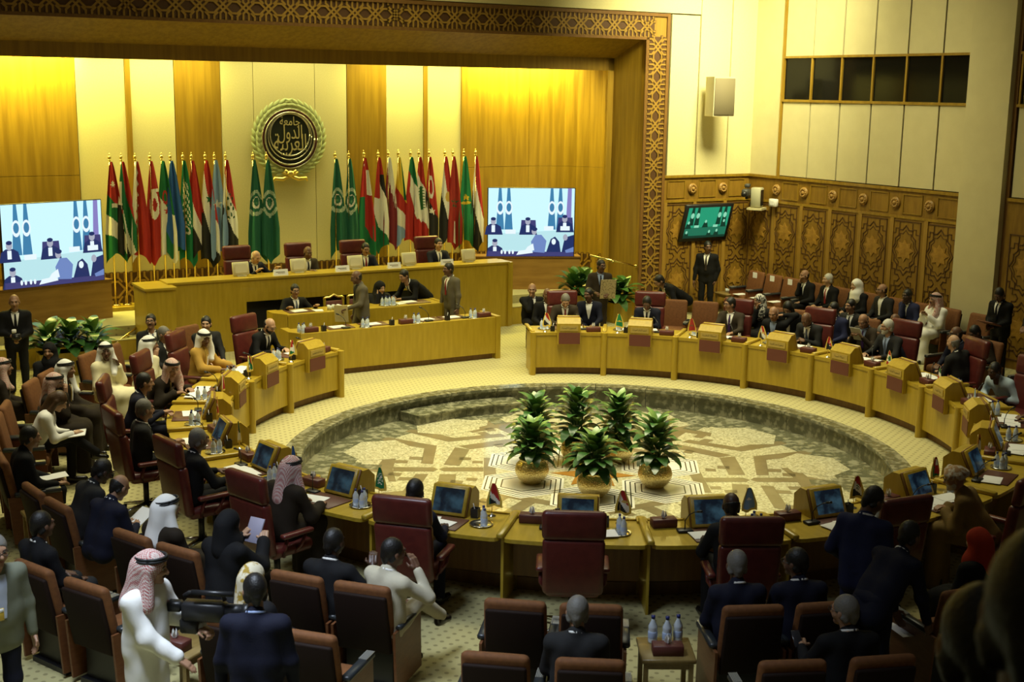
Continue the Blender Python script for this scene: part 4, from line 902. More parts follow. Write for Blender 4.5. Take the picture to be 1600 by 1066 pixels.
# ---- brass rails
for pts, lab in (([ST(9.9, -3.9, ZS+.02), ST(9.35, -4.6, .32)], 'brass rod across the carpeted step left of the dais'), ([ST(9.35, 6.15, 1.46), ST(9.0, 7.20, 1.20)], 'sloping brass handrail beside the man with the newspaper')):
    o = thing('brass_rail', lab, 'rail', pts[0]); d = pts[1]-pts[0]
    MB().tube([(0, 0, 0), tuple(d)], .022, 8).build('rod', BRASS, o); MB().ell(tuple(d), (.035, .035, .035), 8, 6).build('end_knob', BRASS, o); MB().tube([tuple(d*.5), tuple(d*.5+Vector((0, 0, -.05)))], .03, 8).build('holder', BRASS, o)
    if 'sloping' in lab: MB().tube([tuple(d*.95), tuple(d*.95+ST(.12, .10, 0))], .015, 6).build('wall_mount', BRASS, o)
# ---- plants
LEAFM = mat('glossy_leaf', (.030, .10, .020), .30, 0, (.13, .28, .06), 9, spec=.6, contrast=(.45, .75)); LEAFM2 = mat('pale_leaf', (.16, .30, .07), .35, 0, (.30, .42, .13), 7); STEM = mat('leaf_stalk', (.07, .15, .03), .5)
def leaf_mesh(L, W_, arch, m_):
    vs = []; fs = []; n = 7
    for i in range(n+1):
        u = i/n; w_ = W_*(math.sin(math.pi*min(1, u*.96+.02)**.8))**.75+.002; z = L*(math.sin(arch*u)/arch if arch else u); x = L*(1-math.cos(arch*u))/arch if arch else 0
        vs += [(x-.25*w_*math.cos(arch*u), -w_, z-.0), (x, 0, z), (x-.25*w_*math.cos(arch*u), w_, z)]
    for i in range(n): b = 3*i; fs += [(b, b+3, b+4, b+1), (b+1, b+4, b+5, b+2)]
    return MB().add(vs, fs, 0, None, True).mesh('leaf', m_)
LV = [leaf_mesh(.34, .078, 1.3, LEAFM), leaf_mesh(.28, .070, .9, LEAFM), leaf_mesh(.36, .082, 1.7, LEAFM), leaf_mesh(.27, .072, .8, LEAFM2)]
def foliage(parent, base, H, n, spread, seed):
    g = random.Random(seed)
    st_ = MB()
    for q in range(4): a = q*1.6; st_.tube([(base[0]+.04*math.cos(a), base[1]+.04*math.sin(a), base[2]-.05), (base[0]+.10*math.cos(a), base[1]+.10*math.sin(a), base[2]+H*.6)], .012, 5)
    st_.build('stems', STEM, parent)
    for i in range(n):
        u = (i+.5)/n; a = i*2.399+g.uniform(-.2, .2); z = base[2]+H*(.02+.68*u); r_ = .02+.09*math.sin(math.pi*u)
        til = R(82-66*u**1.4)+g.uniform(-.15, .15); s = spread*(1.15-.25*u)*g.uniform(.85, 1.1)
        o = put('leaf', LV[3 if i % 6 == 5 or (u > .8 and i % 2) else g.randrange(3)], parent, (base[0]+r_*math.cos(a), base[1]+r_*math.sin(a), z), rot=(0, til*.75, a)); o.scale = (s, s, s)
POT = MB().lathe([(.0, 0), (.13, 0), (.14, .02), (.19, .06), (.235, .14), (.245, .20), (.225, .27), (.185, .315), (.175, .335), (.19, .36), (.178, .36), (.165, .335), (.0, .325)], 28)
POTM = POT.mesh('pot', mat('hammered_brass', (.70, .55, .22), .26, .82, (.88, .72, .34), 45, bump=1.0, detail=1))
SOIL = MB().cyl((0, 0, .325), .165, .008, 16).mesh('soil', mat('dark_soil', (.02, .012, .006), .9))
for i, (x, y, H, lab) in enumerate(((-.87, -.50, .78, 'front left'), (.02, -1.02, .74, 'nearest the camera'), (.87, -.50, 1.0, 'front right'), (-.88, .50, .95, 'rear left'), (-.26, .62, 1.12, 'rear middle'), (.36, .72, 1.0, 'rear right'))):
    o = thing('potted_plant', 'leafy green plant in a hammered brass pot, %s of the pit group' % lab, 'potted plant', (x, y, ZP+.008), i*1.1, 'brass pots in the middle of the pit')
    put('pot', POTM, o); put('soil', SOIL, o); foliage(o, (0, 0, .33), H*.86, 64, 1.0, i+3)
def planter(s, t, z, w_, lab, n, seed, hb=.42):
    o = SO('planter', lab, 'planter', s, t, z, 0, 'planters beside the stage')
    MB().span(-w_/2, w_/2, -.2, .2, 0, hb).build('planter_box', WOOD, o); MB().span(-w_/2+.03, w_/2-.03, -.17, .17, hb, hb+.01).build('soil', MATS['dark_soil'], o)
    for q in range(n): foliage(o, (-w_/2+(q+.5)*w_/n, 0, hb), .55, 26, 1.35, seed+q)
planter(8.7, -5.5, 0, 1.15, 'oak planter of broad leaves beside the left stage step', 3, 20)
planter(9.15, 5.75, 0, .5, 'oak planter of leaves left of the man with the newspaper', 2, 30, .62)
planter(8.75, 6.55, 0, .5, 'oak planter of drooping leaves right of the man with the newspaper', 2, 40, .45)
# ================================================================== people: smooth implicit bodies and garments
F32 = np.float32
def cap(P, a, b, ra, rb):
    a = np.asarray(a, F32); b = np.asarray(b, F32); d = b-a; L2 = float(d@d)+1e-9
    t = np.clip(((P-a)@d)/L2, 0, 1); q = P-a-t[:, None]*d
    return np.sqrt((q*q).sum(1))-(ra+(rb-ra)*t)
def ellp(P, c, r):
    q = (P-np.asarray(c, F32))/np.asarray(r, F32); k = np.sqrt((q*q).sum(1)); return (k-1)*min(r)
def smin(a, b, k):
    h_ = np.clip(.5+.5*(b-a)/k, 0, 1); return b+(a-b)*h_-k*h_*(1-h_)
def field(P, prims, k):
    d = None
    for p in prims:
        e = cap(P, *p) if len(p) == 4 else ellp(P, *p)
        d = e if d is None else smin(d, e, k)
    return d
def surfnet(f, lo, hi, h_):
    lo = np.asarray(lo, F32); n = np.maximum(4, np.ceil((np.asarray(hi)-lo)/h_).astype(int)+1)
    ax_ = [lo[i]+h_*np.arange(n[i], dtype=F32) for i in range(3)]
    G = np.stack(np.meshgrid(*ax_, indexing='ij'), -1).reshape(-1, 3)
    V = f(G).reshape(n)
    s = V < 0
    C = np.zeros(tuple(n-1)+(3,), F32); K = np.zeros(tuple(n-1), F32)
    def sl(o): return tuple(slice(o[i], n[i]-1+o[i]) for i in range(3))
    for axn in range(3):
        o2 = [i for i in range(3) if i != axn]
        for p in (0, 1):
            for q in (0, 1):
                a = [0, 0, 0]; a[o2[0]] = p; a[o2[1]] = q; b = list(a); b[axn] = 1
                va, vb = V[sl(a)], V[sl(b)]; m = (va < 0) != (vb < 0)
                t = np.where(m, va/np.where(m, va-vb, 1), 0)
                for c in range(3):
                    C[..., c] += np.where(m, a[c]+(t if c == axn else 0), 0)
                K += m
    act = K > 0; idx = -np.ones(act.shape, int); idx[act] = np.arange(act.sum())
    ijk = np.argwhere(act); v = (ijk+C[act]/K[act][:, None])*h_+lo
    faces = []
    for axn in range(3):
        u, w_ = [(1, 2), (2, 0), (0, 1)][axn]
        a = [slice(None)]*3; b = [slice(None)]*3; a[axn] = slice(0, n[axn]-1); b[axn] = slice(1, n[axn])
        cr = s[tuple(a)] != s[tuple(b)]; pos = np.argwhere(cr)
        pos = pos[(pos[:, u] > 0) & (pos[:, w_] > 0) & (pos[:, u] < n[u]-1) & (pos[:, w_] < n[w_]-1)]
        if len(pos) == 0: continue
        ins = s[tuple(pos.T)]
        def g_(du, dw):
            q = pos.copy(); q[:, u] -= du; q[:, w_] -= dw; return idx[tuple(q.T)]
        Q = np.stack([g_(1, 1), g_(0, 1), g_(0, 0), g_(1, 0)], 1)
        Q[~ins] = Q[~ins][:, ::-1]; faces.append(Q)
    return v, np.concatenate(faces)
def net(prims, h_, k=.04, wr=0, ph=0, sub=None):
    pts = []; r = 0
    for p in prims:
        if len(p) == 4: pts += [np.array(p[0])-max(p[2:]), np.array(p[0])+max(p[2:]), np.array(p[1])-max(p[2:]), np.array(p[1])+max(p[2:])]
        else: pts += [np.array(p[0])-np.array(p[1]), np.array(p[0])+np.array(p[1])]
    pts = np.array(pts); lo, hi = pts.min(0)-2.2*h_-k*.3, pts.max(0)+2.2*h_+k*.3
    def f(P):
        d = field(P, prims, k)
        if wr: d = d+wr*np.sin(P[:, 2]*23+P[:, 0]*17+ph)*np.sin(P[:, 1]*21-P[:, 0]*12+ph*2)
        if sub is not None: d = np.maximum(d, sub(P))
        return d
    v, q = surfnet(f, lo, hi, h_); return v, q, f
def nmesh(name, v, q, m):
    me = bpy.data.meshes.new(name); me.vertices.add(len(v)); me.vertices.foreach_set('co', np.asarray(v, F32).ravel())
    me.loops.add(q.size); me.polygons.add(len(q)); me.loops.foreach_set('vertex_index', q.ravel().astype(np.int32))
    me.polygons.foreach_set('loop_start', np.arange(0, q.size, 4, dtype=np.int32)); me.polygons.foreach_set('use_smooth', [True]*len(q))
    me.materials.append(m); me.update(calc_edges=True); return me
# ---- head template (face towards +y)
hp = [((0, -.012, .028), (.077, .097, .100)), ((0, .020, -.035), (.060, .072, .082)), ((0, .070, -.098), (0, .062, -.095), .022, .024),
      ((0, .088, .012), (0, .112, -.026), .010, .016), ((-.035, .078, .030), (.035, .078, .030), .014, .014), ((-.03, .07, -.02), (-.036, .055, -.03), .024, .03), ((.03, .07, -.02), (.036, .055, -.03), .024, .03),
      ((0, -.025, -.06), (0, -.035, -.20), .054, .056)]
def headf(P):
    d = field(P, hp, .022)
    for sg in (-1, 1):
        d = np.maximum(d, -(ellp(P, (sg*.031, .102, .008), (.020, .018, .013))))
        d = smin(d, ellp(P, (sg*.080, -.008, -.008), (.012, .020, .032)), .008)
    return np.maximum(d, -ellp(P, (0, .104, -.062), (.030, .010, .004)))
HV, HQ = surfnet(headf, (-.115, -.125, -.225), (.115, .15, .15), .0085)
# ---- hands
def hand(curl, spread=.10):
    pr = [((-.026, .02, 0), (-.028, .085, 0), .017, .015), ((.026, .02, 0), (.028, .085, 0), .017, .015), ((0, .0, 0), (0, .085, .002), .022, .017), ((0, -.03, 0), (0, .01, 0), .026, .024)]
    for i, (x, L) in enumerate(((-.030, .066), (-.010, .078), (.010, .073), (.030, .056))):
        p = np.array([x, .085, 0.]); a = 0; dx = spread*(x/.03)*.18
        for sgm in (.46, .31, .25):
            a += curl; q = p+L*sgm*np.array([dx, math.cos(a), -math.sin(a)]); pr.append((p, q, .0088, .0078)); p = q
    b = np.array([-.030, .018, -.004]); c1 = b+np.array([-.032, .026, -.008]); c2 = c1+np.array([-.012+.03*curl, .032, -.008-.016*curl])
    pr += [(b, c1, .014, .011), (c1, c2, .011, .009)]
    v, q, _ = net(pr, .0062, .008); return v, q
HANDS = {'relax': hand(.32), 'flat': hand(.12, .2), 'grip': hand(.85)}
# ---- head coverings as shared templates in head space
def tmpl(prims, h_, k, sub=None, wr=0): 
    v, q, _ = net(prims, h_, k, wr, 1.3, sub); return v, q
HAIRS = {}
HAIRS['short'] = tmpl([((0, -.018, .036), (.085, .103, .104)), ((-.066, -.03, -.03), (-.06, -.05, -.05), .025, .02), ((.066, -.03, -.03), (.06, -.05, -.05), .025, .02), ((0, -.085, -.02), (0, -.08, -.06), .04, .03)], .011, .02, lambda P: -ellp(P, (0, .13, -.045), (.11, .105, .125)), .0025)
HAIRS['fringe'] = tmpl([((0, -.015, .028), (.083, .104, .104)), ((-.066, -.04, -.03), (-.058, -.055, -.055), .015, .012), ((.066, -.04, -.03), (.058, -.055, -.055), .015, .012), ((0, -.08, -.02), (0, -.076, -.06), .034, .026)], .009, .02, lambda P: np.maximum(P[:, 2]-.040+.35*(P[:, 1]+.05), -ellp(P, (0, .13, -.045), (.11, .125, .125))))
HAIRS['long'] = tmpl([((0, -.018, .036), (.090, .107, .108)), ((-.078, -.02, 0), (-.085, -.02, -.19), .035, .04), ((.078, -.02, 0), (.085, -.02, -.19), .035, .04), ((0, -.08, 0), (0, -.075, -.2), .07, .07)], .013, .03, lambda P: -ellp(P, (0, .14, -.06), (.066, .13, .135)), .004)
HAIRS['ghutra'] = tmpl([((0, -.018, .032), (.098, .118, .110)), ((-.078, -.01, .0), (-.135, .01, -.26), .045, .055), ((.078, -.01, 0), (.135, .01, -.26), .045, .055), ((0, -.08, 0), (0, -.12, -.30), .09, .11), ((-.11, -.03, -.2), (-.10, .09, -.33), .05, .045)], .0135, .05, lambda P: -np.minimum(ellp(P, (0, .16, -.05), (.068, .15, .125)), cap(P, (0, .06, -.1), (0, .2, -.5), .03, .07)), .005)
HAIRS['hijab'] = tmpl([((0, -.015, .03), (.098, .115, .110)), ((0, -.02, -.09), (0, -.01, -.17), .092, .11), ((0, -.01, -.18), (0, -.02, -.26), .13, .15), ((0, -.08, 0), (0, -.09, -.2), .085, .10)], .0135, .05, lambda P: -ellp(P, (0, .15, -.022), (.060, .12, .098)), .004)
HAIRS['turban'] = tmpl([((0, -.015, .055), (.108, .122, .085)), ((-.09, .05, .045), (.085, .06, .075), .034, .034), ((-.095, -.02, .04), (-.02, -.12, .05), .036, .036), ((.095, -.02, .07), (.02, -.12, .05), .036, .036), ((-.06, .08, .06), (.08, .03, .11), .03, .03)], .012, .02, lambda P: -ellp(P, (0, .14, -.085), (.12, .13, .115)), .003)
HAIRS['keffiyeh'] = HAIRS['ghutra']
def ring_mesh(r1, r2, z, wd, n=28): 
    return [(r1*math.cos(2*math.pi*i/n), -.018+r2*math.sin(2*math.pi*i/n), z-.14*(-.018+r2*math.sin(2*math.pi*i/n)-0)*-1) for i in range(n+1)]
AGAL = MB().tube(ring_mesh(.098, .116, .072, .011), .012, 6).tube(ring_mesh(.095, .113, .092, .010), .011, 6).mesh('agal', mat('black_cord', (.008, .008, .008), .6))
gl = MB()
for sg in (-1, 1):
    gl.tube([(sg*.033+.026*math.cos(R(30*i)), .108, .006+.019*math.sin(R(30*i))) for i in range(13)], .0026, 4, up=(0, 1, 0)); gl.tube([(sg*.058, .105, .01), (sg*.080, .0, .008)], .0026, 4)
gl.tube([(-.008, .110, .008), (.008, .110, .008)], .0026, 4)
GLASSES = gl.mesh('glasses', mat('spectacle_frame', (.03, .025, .02), .3))
BEARDS = {'beard': tmpl([((0, .030, -.048), (.066, .070, .076)), ((0, .075, -.105), (0, .066, -.10), .024, .026)], .009, .02, lambda P: -np.minimum(ellp(P, (0, .10, .012), (.062, .08, .060)), ellp(P, (0, -.10, .05), (.2, .10, .16)))), 'moustache': tmpl([((-.026, .088, -.052), (0, .098, -.045), .007, .010), ((.026, .088, -.052), (0, .098, -.045), .007, .010)], .006, .01)}
# ---- colours
SKIN = {'light': mat('skin_light', (.46, .27, .165), .5, c2=(.50, .30, .185), scale=20), 'tan': mat('skin_tan', (.31, .168, .095), .5, c2=(.35, .19, .11), scale=20), 'brown': mat('skin_brown', (.125, .060, .034), .5, c2=(.15, .074, .042), scale=20), 'dark': mat('skin_dark', (.055, .026, .015), .45, c2=(.07, .033, .019), scale=20)}
EYEW = mat('eye_white', (.7, .68, .62), .3); EYED = mat('eye_dark', (.015, .010, .008), .3); LIPM = mat('lips', (.28, .09, .06), .5)
HAIRC = {'black': mat('hair_black', (.008, .007, .006), .5, bump=.4, scale=60), 'grey': mat('hair_grey', (.16, .15, .13), .6, bump=.4, scale=60), 'white': mat('hair_white', (.52, .50, .44), .6, bump=.4, scale=60), 'brown': mat('hair_brown', (.07, .035, .014), .5, bump=.4, scale=60)}
def cloth(n, c, r=.8): return mat('cloth_'+n, c, r, bump=.12, scale=90, spec=.15)
CL = {'black': cloth('black', (.010, .010, .011)), 'charcoal': cloth('charcoal', (.022, .022, .022)), 'navy': cloth('navy', (.011, .012, .024)), 'blue': cloth('blue', (.022, .026, .068)), 'grey': cloth('grey', (.115, .10, .070)), 'brownsuit': cloth('brown_suit', (.040, .030, .020)), 'cream': cloth('cream', (.50, .46, .34)), 'white': WHITE, 'paleblue': cloth('pale_blue', (.42, .52, .62)), 'khaki': cloth('khaki', (.28, .24, .15)), 'tan': cloth('tan_robe', (.42, .25, .05)), 'darkrobe': cloth('dark_robe', (.022, .016, .010)), 'yellowwhite': cloth('ivory', (.74, .68, .44)), 'brownrobe': cloth('brown_robe', (.17, .11, .035)), 'vest': cloth('olive_vest', (.16, .17, .12)), 'shirtblue': cloth('shirt_blue', (.30, .38, .58)), 'bluewhite': cloth('blue_check', (.45, .50, .62)), 'purple': cloth('purple_tie', (.05, .02, .09)), 'red': cloth('red_tie', (.22, .02, .02)), 'pink': cloth('pink_tie', (.35, .14, .22)), 'steel': cloth('steel_tie', (.10, .12, .17)), 'redscarf': cloth('red_scarf', (.36, .035, .015)), 'orange': cloth('orange', (.36, .10, .02))}
def check_cloth(n, a, b, sc_):
    m = bpy.data.materials.new(n); m.use_nodes = True; t = m.node_tree; bs = t.nodes['Principled BSDF']; bs.inputs['Roughness'].default_value = .85
    tc = t.nodes.new('ShaderNodeTexCoord'); c = t.nodes.new('ShaderNodeTexChecker'); c.inputs['Scale'].default_value = sc_; c.inputs[1].default_value = (*a, 1); c.inputs[2].default_value = (*b, 1)
    mp = t.nodes.new('ShaderNodeMapping'); mp.inputs['Rotation'].default_value = (.5, .4, .8); t.links.new(tc.outputs['Object'], mp.inputs[0]); t.links.new(mp.outputs[0], c.inputs[0]); t.links.new(c.outputs[0], bs.inputs['Base Color']); return m
CL['redcheck'] = check_cloth('red_check_scarf', (.62, .58, .52), (.34, .05, .05), 95); CL['pinkcheck'] = check_cloth('pink_check_scarf', (.62, .56, .48), (.46, .16, .13), 95)
CL['patterned'] = mat('patterned_scarf', (.02, .02, .02), .8, 0, (.6, .58, .5), 26, contrast=(.46, .54)); CL['turban'] = mat('woven_turban', (.46, .42, .36), .85, 0, (.28, .16, .07), 24, contrast=(.44, .56)); CL['yellowscarf'] = mat('yellow_print_scarf', (.62, .56, .40), .8, 0, (.34, .22, .02), 14, contrast=(.48, .56))
def V3(*a): return np.array(a, float)
def rotx(a): c, s = math.cos(a), math.sin(a); return np.array([[1, 0, 0], [0, c, -s], [0, s, c]])
def rotz(a): c, s = math.cos(a), math.sin(a); return np.array([[c, -s, 0], [s, c, 0], [0, 0, 1]])
def roty(a): c, s = math.cos(a), math.sin(a); return np.array([[c, 0, s], [0, 1, 0], [-s, 0, c]])
def ik(S_, T_, l1, l2, pole):
    d = T_-S_; L = np.linalg.norm(d); L = min(L, (l1+l2)*.995); d = d/np.linalg.norm(d); Tn = S_+d*L
    a = (l1*l1-l2*l2+L*L)/(2*L); hh = math.sqrt(max(1e-6, l1*l1-a*a)); p = pole-d*(pole@d); p = p/np.linalg.norm(p)
    return S_+d*a+p*hh, Tn
NP = [0]
def person(x, y, face, label, mode='sit', z0=0., lean=4, side=0, twist=0, hyaw=0, hpitch=0, skin='tan', hair='short', hc='black', outfit='suit', top='black', bottom=None, shirt='white', tie='black', hands=None, lh=None, rh=None, hl='relax', hr='relax', glasses=False, beard=None, scale=1.0, seat=.47, vox=.021, legs=None, cover='white', trim=None, fat=1.0, group='people in the hall'):
    NP[0] += 1; ph = NP[0]*1.7
    sit = mode == 'sit'
    o = thing('person', label, 'person', (x, y, z0), R(face-90), group); o.scale = (scale,)*3
    pel = V3(0, 0, seat+.10 if sit else .95)
    Rm = rotz(R(twist))@roty(R(side))@rotx(-R(lean))
    up_, fw, rt = Rm@V3(0, 0, 1), Rm@V3(0, 1, 0), Rm@V3(1, 0, 0)
    sp_ = lambda t: pel+up_*t
    nb = sp_(.50)
    Hm = Rm if lean < 25 else rotz(R(twist))@roty(R(side*.5))@rotx(-R(lean*.55))
    Hr = rotz(R(twist+hyaw))@rotx(-R(hpitch+(lean*.35 if lean < 25 else lean*.35)))
    hd = nb+(Hm@V3(0, .02, .085))+Hr@V3(0, .035, .072)
    sh = {s: sp_(.43)+rt*(s*.182) for s in (-1, 1)}
    hip = {s: pel+V3(s*.09, .02, -.01) for s in (-1, 1)}
    if sit:
        kn = {s: hip[s]+V3(s*.03, .43, .015) for s in (-1, 1)}; an = {s: kn[s]+V3(s*.005, -.02, -seat-.02+.0) for s in (-1, 1)}
        for s in an: an[s][2] = .085
        if legs == 'cross': kn[1] = hip[1]+V3(-.10, .43, .11); an[1] = kn[1]+V3(-.02, .30, -.26)
        if legs == 'out':
            for s in (-1, 1): an[s] = kn[s]+V3(0, .16, 0); an[s][2] = .085
    else:
        st_ = {'walk': (.20, -.16)}.get(legs, (.0, .0))
        kn = {s: V3(s*.10, st_[0 if s > 0 else 1]*.6+.02, .50) for s in (-1, 1)}; an = {s: V3(s*.11, st_[0 if s > 0 else 1], .085) for s in (-1, 1)}
    tg = {'lap': (V3(-.13, .34, .66), V3(.13, .34, .66)), 'desk': (V3(-.17, .46, .82), V3(.17, .46, .82)), 'side': (V3(-.27, .06, .84), V3(.27, .06, .84)), 'clasp': (V3(-.05, .40, .84), V3(.05, .40, .86)), 'front': (V3(-.06, .26, 1.0), V3(.06, .27, 1.02)), 'knee': (V3(-.14, .42, .66), V3(.14, .42, .66))}[hands or ('lap' if sit else 'side')]
    T_ = {-1: V3(*lh) if lh else tg[0], 1: V3(*rh) if rh else tg[1]}
    el, wr_ = {}, {}
    for s in (-1, 1): el[s], wr_[s] = ik(sh[s], T_[s], .29, .26, rt*(s*.55)-V3(0, 0, 1)-fw*.35)
    # ---- body: head, hands and the continuous figure that joins them
    m = MB(); HM = np.eye(4); HM[:3, :3] = Hr; HM[:3, 3] = hd
    m.add(HV, HQ, 0, HM, True)
    for s in (-1, 1):
        m.ell((s*.031, .082, .008), (.0125, .010, .0075), 8, 6, 1, HM); m.ell((s*.031, .0905, .008), (.0055, .004, .0058), 6, 4, 2, HM)
        m.tube([(s*.014, .098, .027), (s*.032, .098, .033), (s*.050, .086, .027)], .0045, 4, 2, HM)
    m.tube([(-.024, .090, -.063), (0, .098, -.060), (.024, .090, -.063)], [.003, .0065, .003], 5, 3, HM)
    for s in (-1, 1):
        hv, hq = HANDS[hl if s < 0 else hr]
        d = wr_[s]-el[s]; d = d/np.linalg.norm(d)
        if hands in ('desk', 'lap', 'knee', 'clasp') and not (lh if s < 0 else rh): d = d+V3(-s*.35, .35, 0); d[2] *= .35; d /= np.linalg.norm(d)
        zz = V3(0, 0, 1) if abs(d[2]) < .8 else V3(s*1.0, 0, .0); xx = np.cross(d, zz); xx /= np.linalg.norm(xx); zz = np.cross(xx, d)
        A = np.eye(4); A[:3, 0] = xx*(1 if s > 0 else -1)*1.0; A[:3, 1] = d; A[:3, 2] = zz; A[:3, 3] = wr_[s]+d*.015
        # right-hand template has its thumb on -x; mirror for the left
        q = hq if s > 0 else hq[:, ::-1]; m.add(hv, q, 0, A, True)
    core = [(nb+up_*-.02, hd+Hr@V3(0, -.03, -.12), .052, .05), (sp_(.05), sp_(.40), .075, .075), (sh[-1], sh[1], .035, .035)]
    for s in (-1, 1): core += [(sh[s], el[s], .036, .034), (el[s], wr_[s]+(wr_[s]-el[s])*.06, .034, .027), (pel+V3(s*.07, 0, 0), kn[s], .06, .045), (kn[s], an[s], .045, .036)]
    cv, cq, _ = net(core, .030, .03); m.add(cv, cq, 0, None, True)
    body = m.build('body', [SKIN[skin], EYEW, EYED, LIPM], o)
    # ---- garments
    f_ = fat
    tor = [(sp_(.13)-rt*.082, sp_(.40)-rt*.088, .112*f_, .108), (sp_(.13)+rt*.082, sp_(.40)+rt*.088, .112*f_, .108), (sp_(.10)+fw*.015*f_, sp_(.36)+fw*.02, .118*f_, .112), (sh[-1], sh[1], .064, .064), (nb-up_*.03, nb+up_*.015, .072, .066)]
    arms = []
    wd = 1.0 if outfit in ('suit', 'shirt', 'jacket') else 1.25
    for s in (-1, 1):
        arms += [(sh[s], el[s], .066, .054*wd), (el[s], wr_[s]-(wr_[s]-el[s])*.05, .053*wd, .040*wd*(1.25 if wd > 1 else 1))]
    robe = outfit in ('robe', 'bisht', 'abaya')
    if robe:
        g = tor+arms
        if sit:
            mk_, ma_ = (kn[-1]+kn[1])/2, (an[-1]+an[1])/2
            for s in (-1, 1): g += [(hip[s], kn[s], .125, .10), (kn[s], an[s]+V3(0, .04, -.02), .10, .10)]
            g += [(pel, mk_, .14, .11), (mk_, ma_, .11, .12), (pel-V3(0, .02, .0), sp_(.15), .15, .13)]
        else: g += [(sp_(.1), V3(0, 0, .3), .155, .17)]+[(pel+V3(q2*.08, 0, 0), V3(q2*.10, an[q2][1]*.95, .13), .12, .125) for q2 in (-1, 1)]+[(V3(-.10, an[-1][1]*.9, .16), V3(.10, an[1][1]*.9, .16), .13, .13)]
        v, q, gf = net(g, vox, .055, .006, ph); robe_o = nmesh('robe', v, q, CL[top]); put('robe', robe_o, o)
    else:
        lo_ = (pel-V3(0, 0, .0)) if sit else pel-up_*.10
        g = tor+arms+[(sp_(.14)-rt*.07, lo_-rt*.075, .118*f_, .118*f_), (sp_(.14)+rt*.07, lo_+rt*.075, .118*f_, .118*f_)]
        v, q, gf = net(g, vox, .04, .004, ph); put({'suit': 'jacket', 'jacket': 'jacket', 'shirt': 'shirt'}[outfit], nmesh('jacket', v, q, CL[top]), o)
        tr = [(pel+V3(-.07, 0, .02), pel+V3(.07, 0, .02), .112, .112)]
        for s in (-1, 1): tr += [(hip[s], kn[s], .088, .070), (kn[s], an[s]+V3(0, 0, .02), .068, .058)]
        v, q, _ = net(tr, vox, .03, .003, ph); put('trousers', nmesh('trousers', v, q, CL[bottom or top]), o)
    for s in (-1, 1):
        a_ = an[s]; fd = V3(s*.12, 1, 0); fd /= np.linalg.norm(fd)
        if legs == 'cross' and s > 0: fd = V3(-.1, .8, -.1)
        b0 = V3(a_[0], a_[1]-.03, a_[2]-.04) ; v, q, _ = net([(b0, b0+fd*.20, .045, .036), (b0+V3(0, 0, .05), b0+fd*.06, .042, .042)], .022, .02); v[:, 2] = np.maximum(v[:, 2], .0) if not (legs == 'cross' and s > 0) else v[:, 2]
        put('shoe', nmesh('shoe', v, q, mat('shoe_leather', (.010, .008, .007), .25)), o)
    # ---- shirt front, tie, trims laid on the garment surface
    gt = tor+([(sp_(.14)-rt*.07, lo_-rt*.075, .118*f_, .118*f_), (sp_(.14)+rt*.07, lo_+rt*.075, .118*f_, .118*f_)] if not robe else [])
    gf = lambda P: field(P, gt, .04)-.003
    def patch(rows, off, name, mm):
        ts = np.linspace(0, .30, 61).astype(F32); P = []; nu = len(rows[0][1])
        for t, us in rows:
            for u in us: P.append(sp_(t)+rt*u)
        P = np.array(P); G = P[:, None, :]+fw[None, None, :]*ts[None, :, None]
        d = gf(G.reshape(-1, 3).astype(F32)).reshape(len(P), -1); ins = d < 0
        last = np.where(ins.any(1), ins.shape[1]-1-np.argmax(ins[:, ::-1], 1), 10); S2 = P+fw*(ts[last]+.003+off)[:, None]
        fs = [(r*nu+i, r*nu+i+1, (r+1)*nu+i+1, (r+1)*nu+i) for r in range(len(rows)-1) for i in range(nu-1)]
        mb = MB().add(S2, fs, 0, None, True); return mb.build(name, mm, o)
    if outfit == 'suit':
        mb_rows = []
        for i in range(12):
            u = i/11; wdt = .062*(1-u)**.8+.003; mb_rows.append((.485-.30*u, [wdt*(-1+.25*j) for j in range(9)]))
        so = patch(mb_rows, .004, 'shirt_front', CL[shirt])
        cr = [tuple(nb+up_*.012+rt*(.064*math.cos(R(30*i)))+fw*(.012+.062*math.sin(R(30*i)))-up_*(.022*math.sin(R(30*i)))) for i in range(13)]
        MB().tube(cr, .014, 6).build('collar', CL[shirt], so)
        if tie:
            patch([(.47-.32*i/11, [(-.012-.012*min(1, i/6))*(1-.5*j) for j in range(5)][::1]) for i in range(12)], .011, 'tie', CL[tie])
    if outfit == 'bisht':
        patch([(.47-.40*i/11, [(-.045-.01*i/11)*(1-.5*j) for j in range(5)]) for i in range(12)], .004, 'thobe_front', CL['white'])
        for s in (-1, 1): patch([(.48-.45*i/13, [s*(.045+.012*i/13)+q2*.014 for q2 in (-1, 1)]) for i in range(14)], .007, 'gold_trim', GOLD)
    if outfit in ('jacket',): patch([(.47-.34*i/11, [(-.05*(1-.5*i/11))*(1-.5*j) for j in range(5)]) for i in range(12)], .004, 'shirt_front', CL[shirt])
    # ---- head dress
    HMx = Matrix(HM.tolist())
    def onhead(name, me): q = put(name, me, o); q.matrix_local = HMx; return q
    if hair:
        nm = {'short': 'hair', 'fringe': 'hair', 'long': 'hair', 'ghutra': 'headscarf', 'keffiyeh': 'headscarf', 'hijab': 'hijab', 'turban': 'turban'}[hair]
        mm = HAIRC[hc] if nm == 'hair' else CL[cover]; key = 'H'+hair+mm.name
        if key not in MATS: v, q = HAIRS[hair]; MATS[key] = nmesh(nm, v, q, mm)
        q = onhead(nm, MATS[key])
        if hair in ('ghutra', 'keffiyeh'): onhead('agal', AGAL)
    if glasses: onhead('glasses', GLASSES)
    if beard:
        bt, bc = (beard if isinstance(beard, tuple) else (beard, hc)); key = 'B'+bt+bc
        if key not in MATS: v, q = BEARDS[bt]; MATS[key] = nmesh(bt, v, q, HAIRC[bc])
        onhead('beard' if bt == 'beard' else 'moustache', MATS[key])
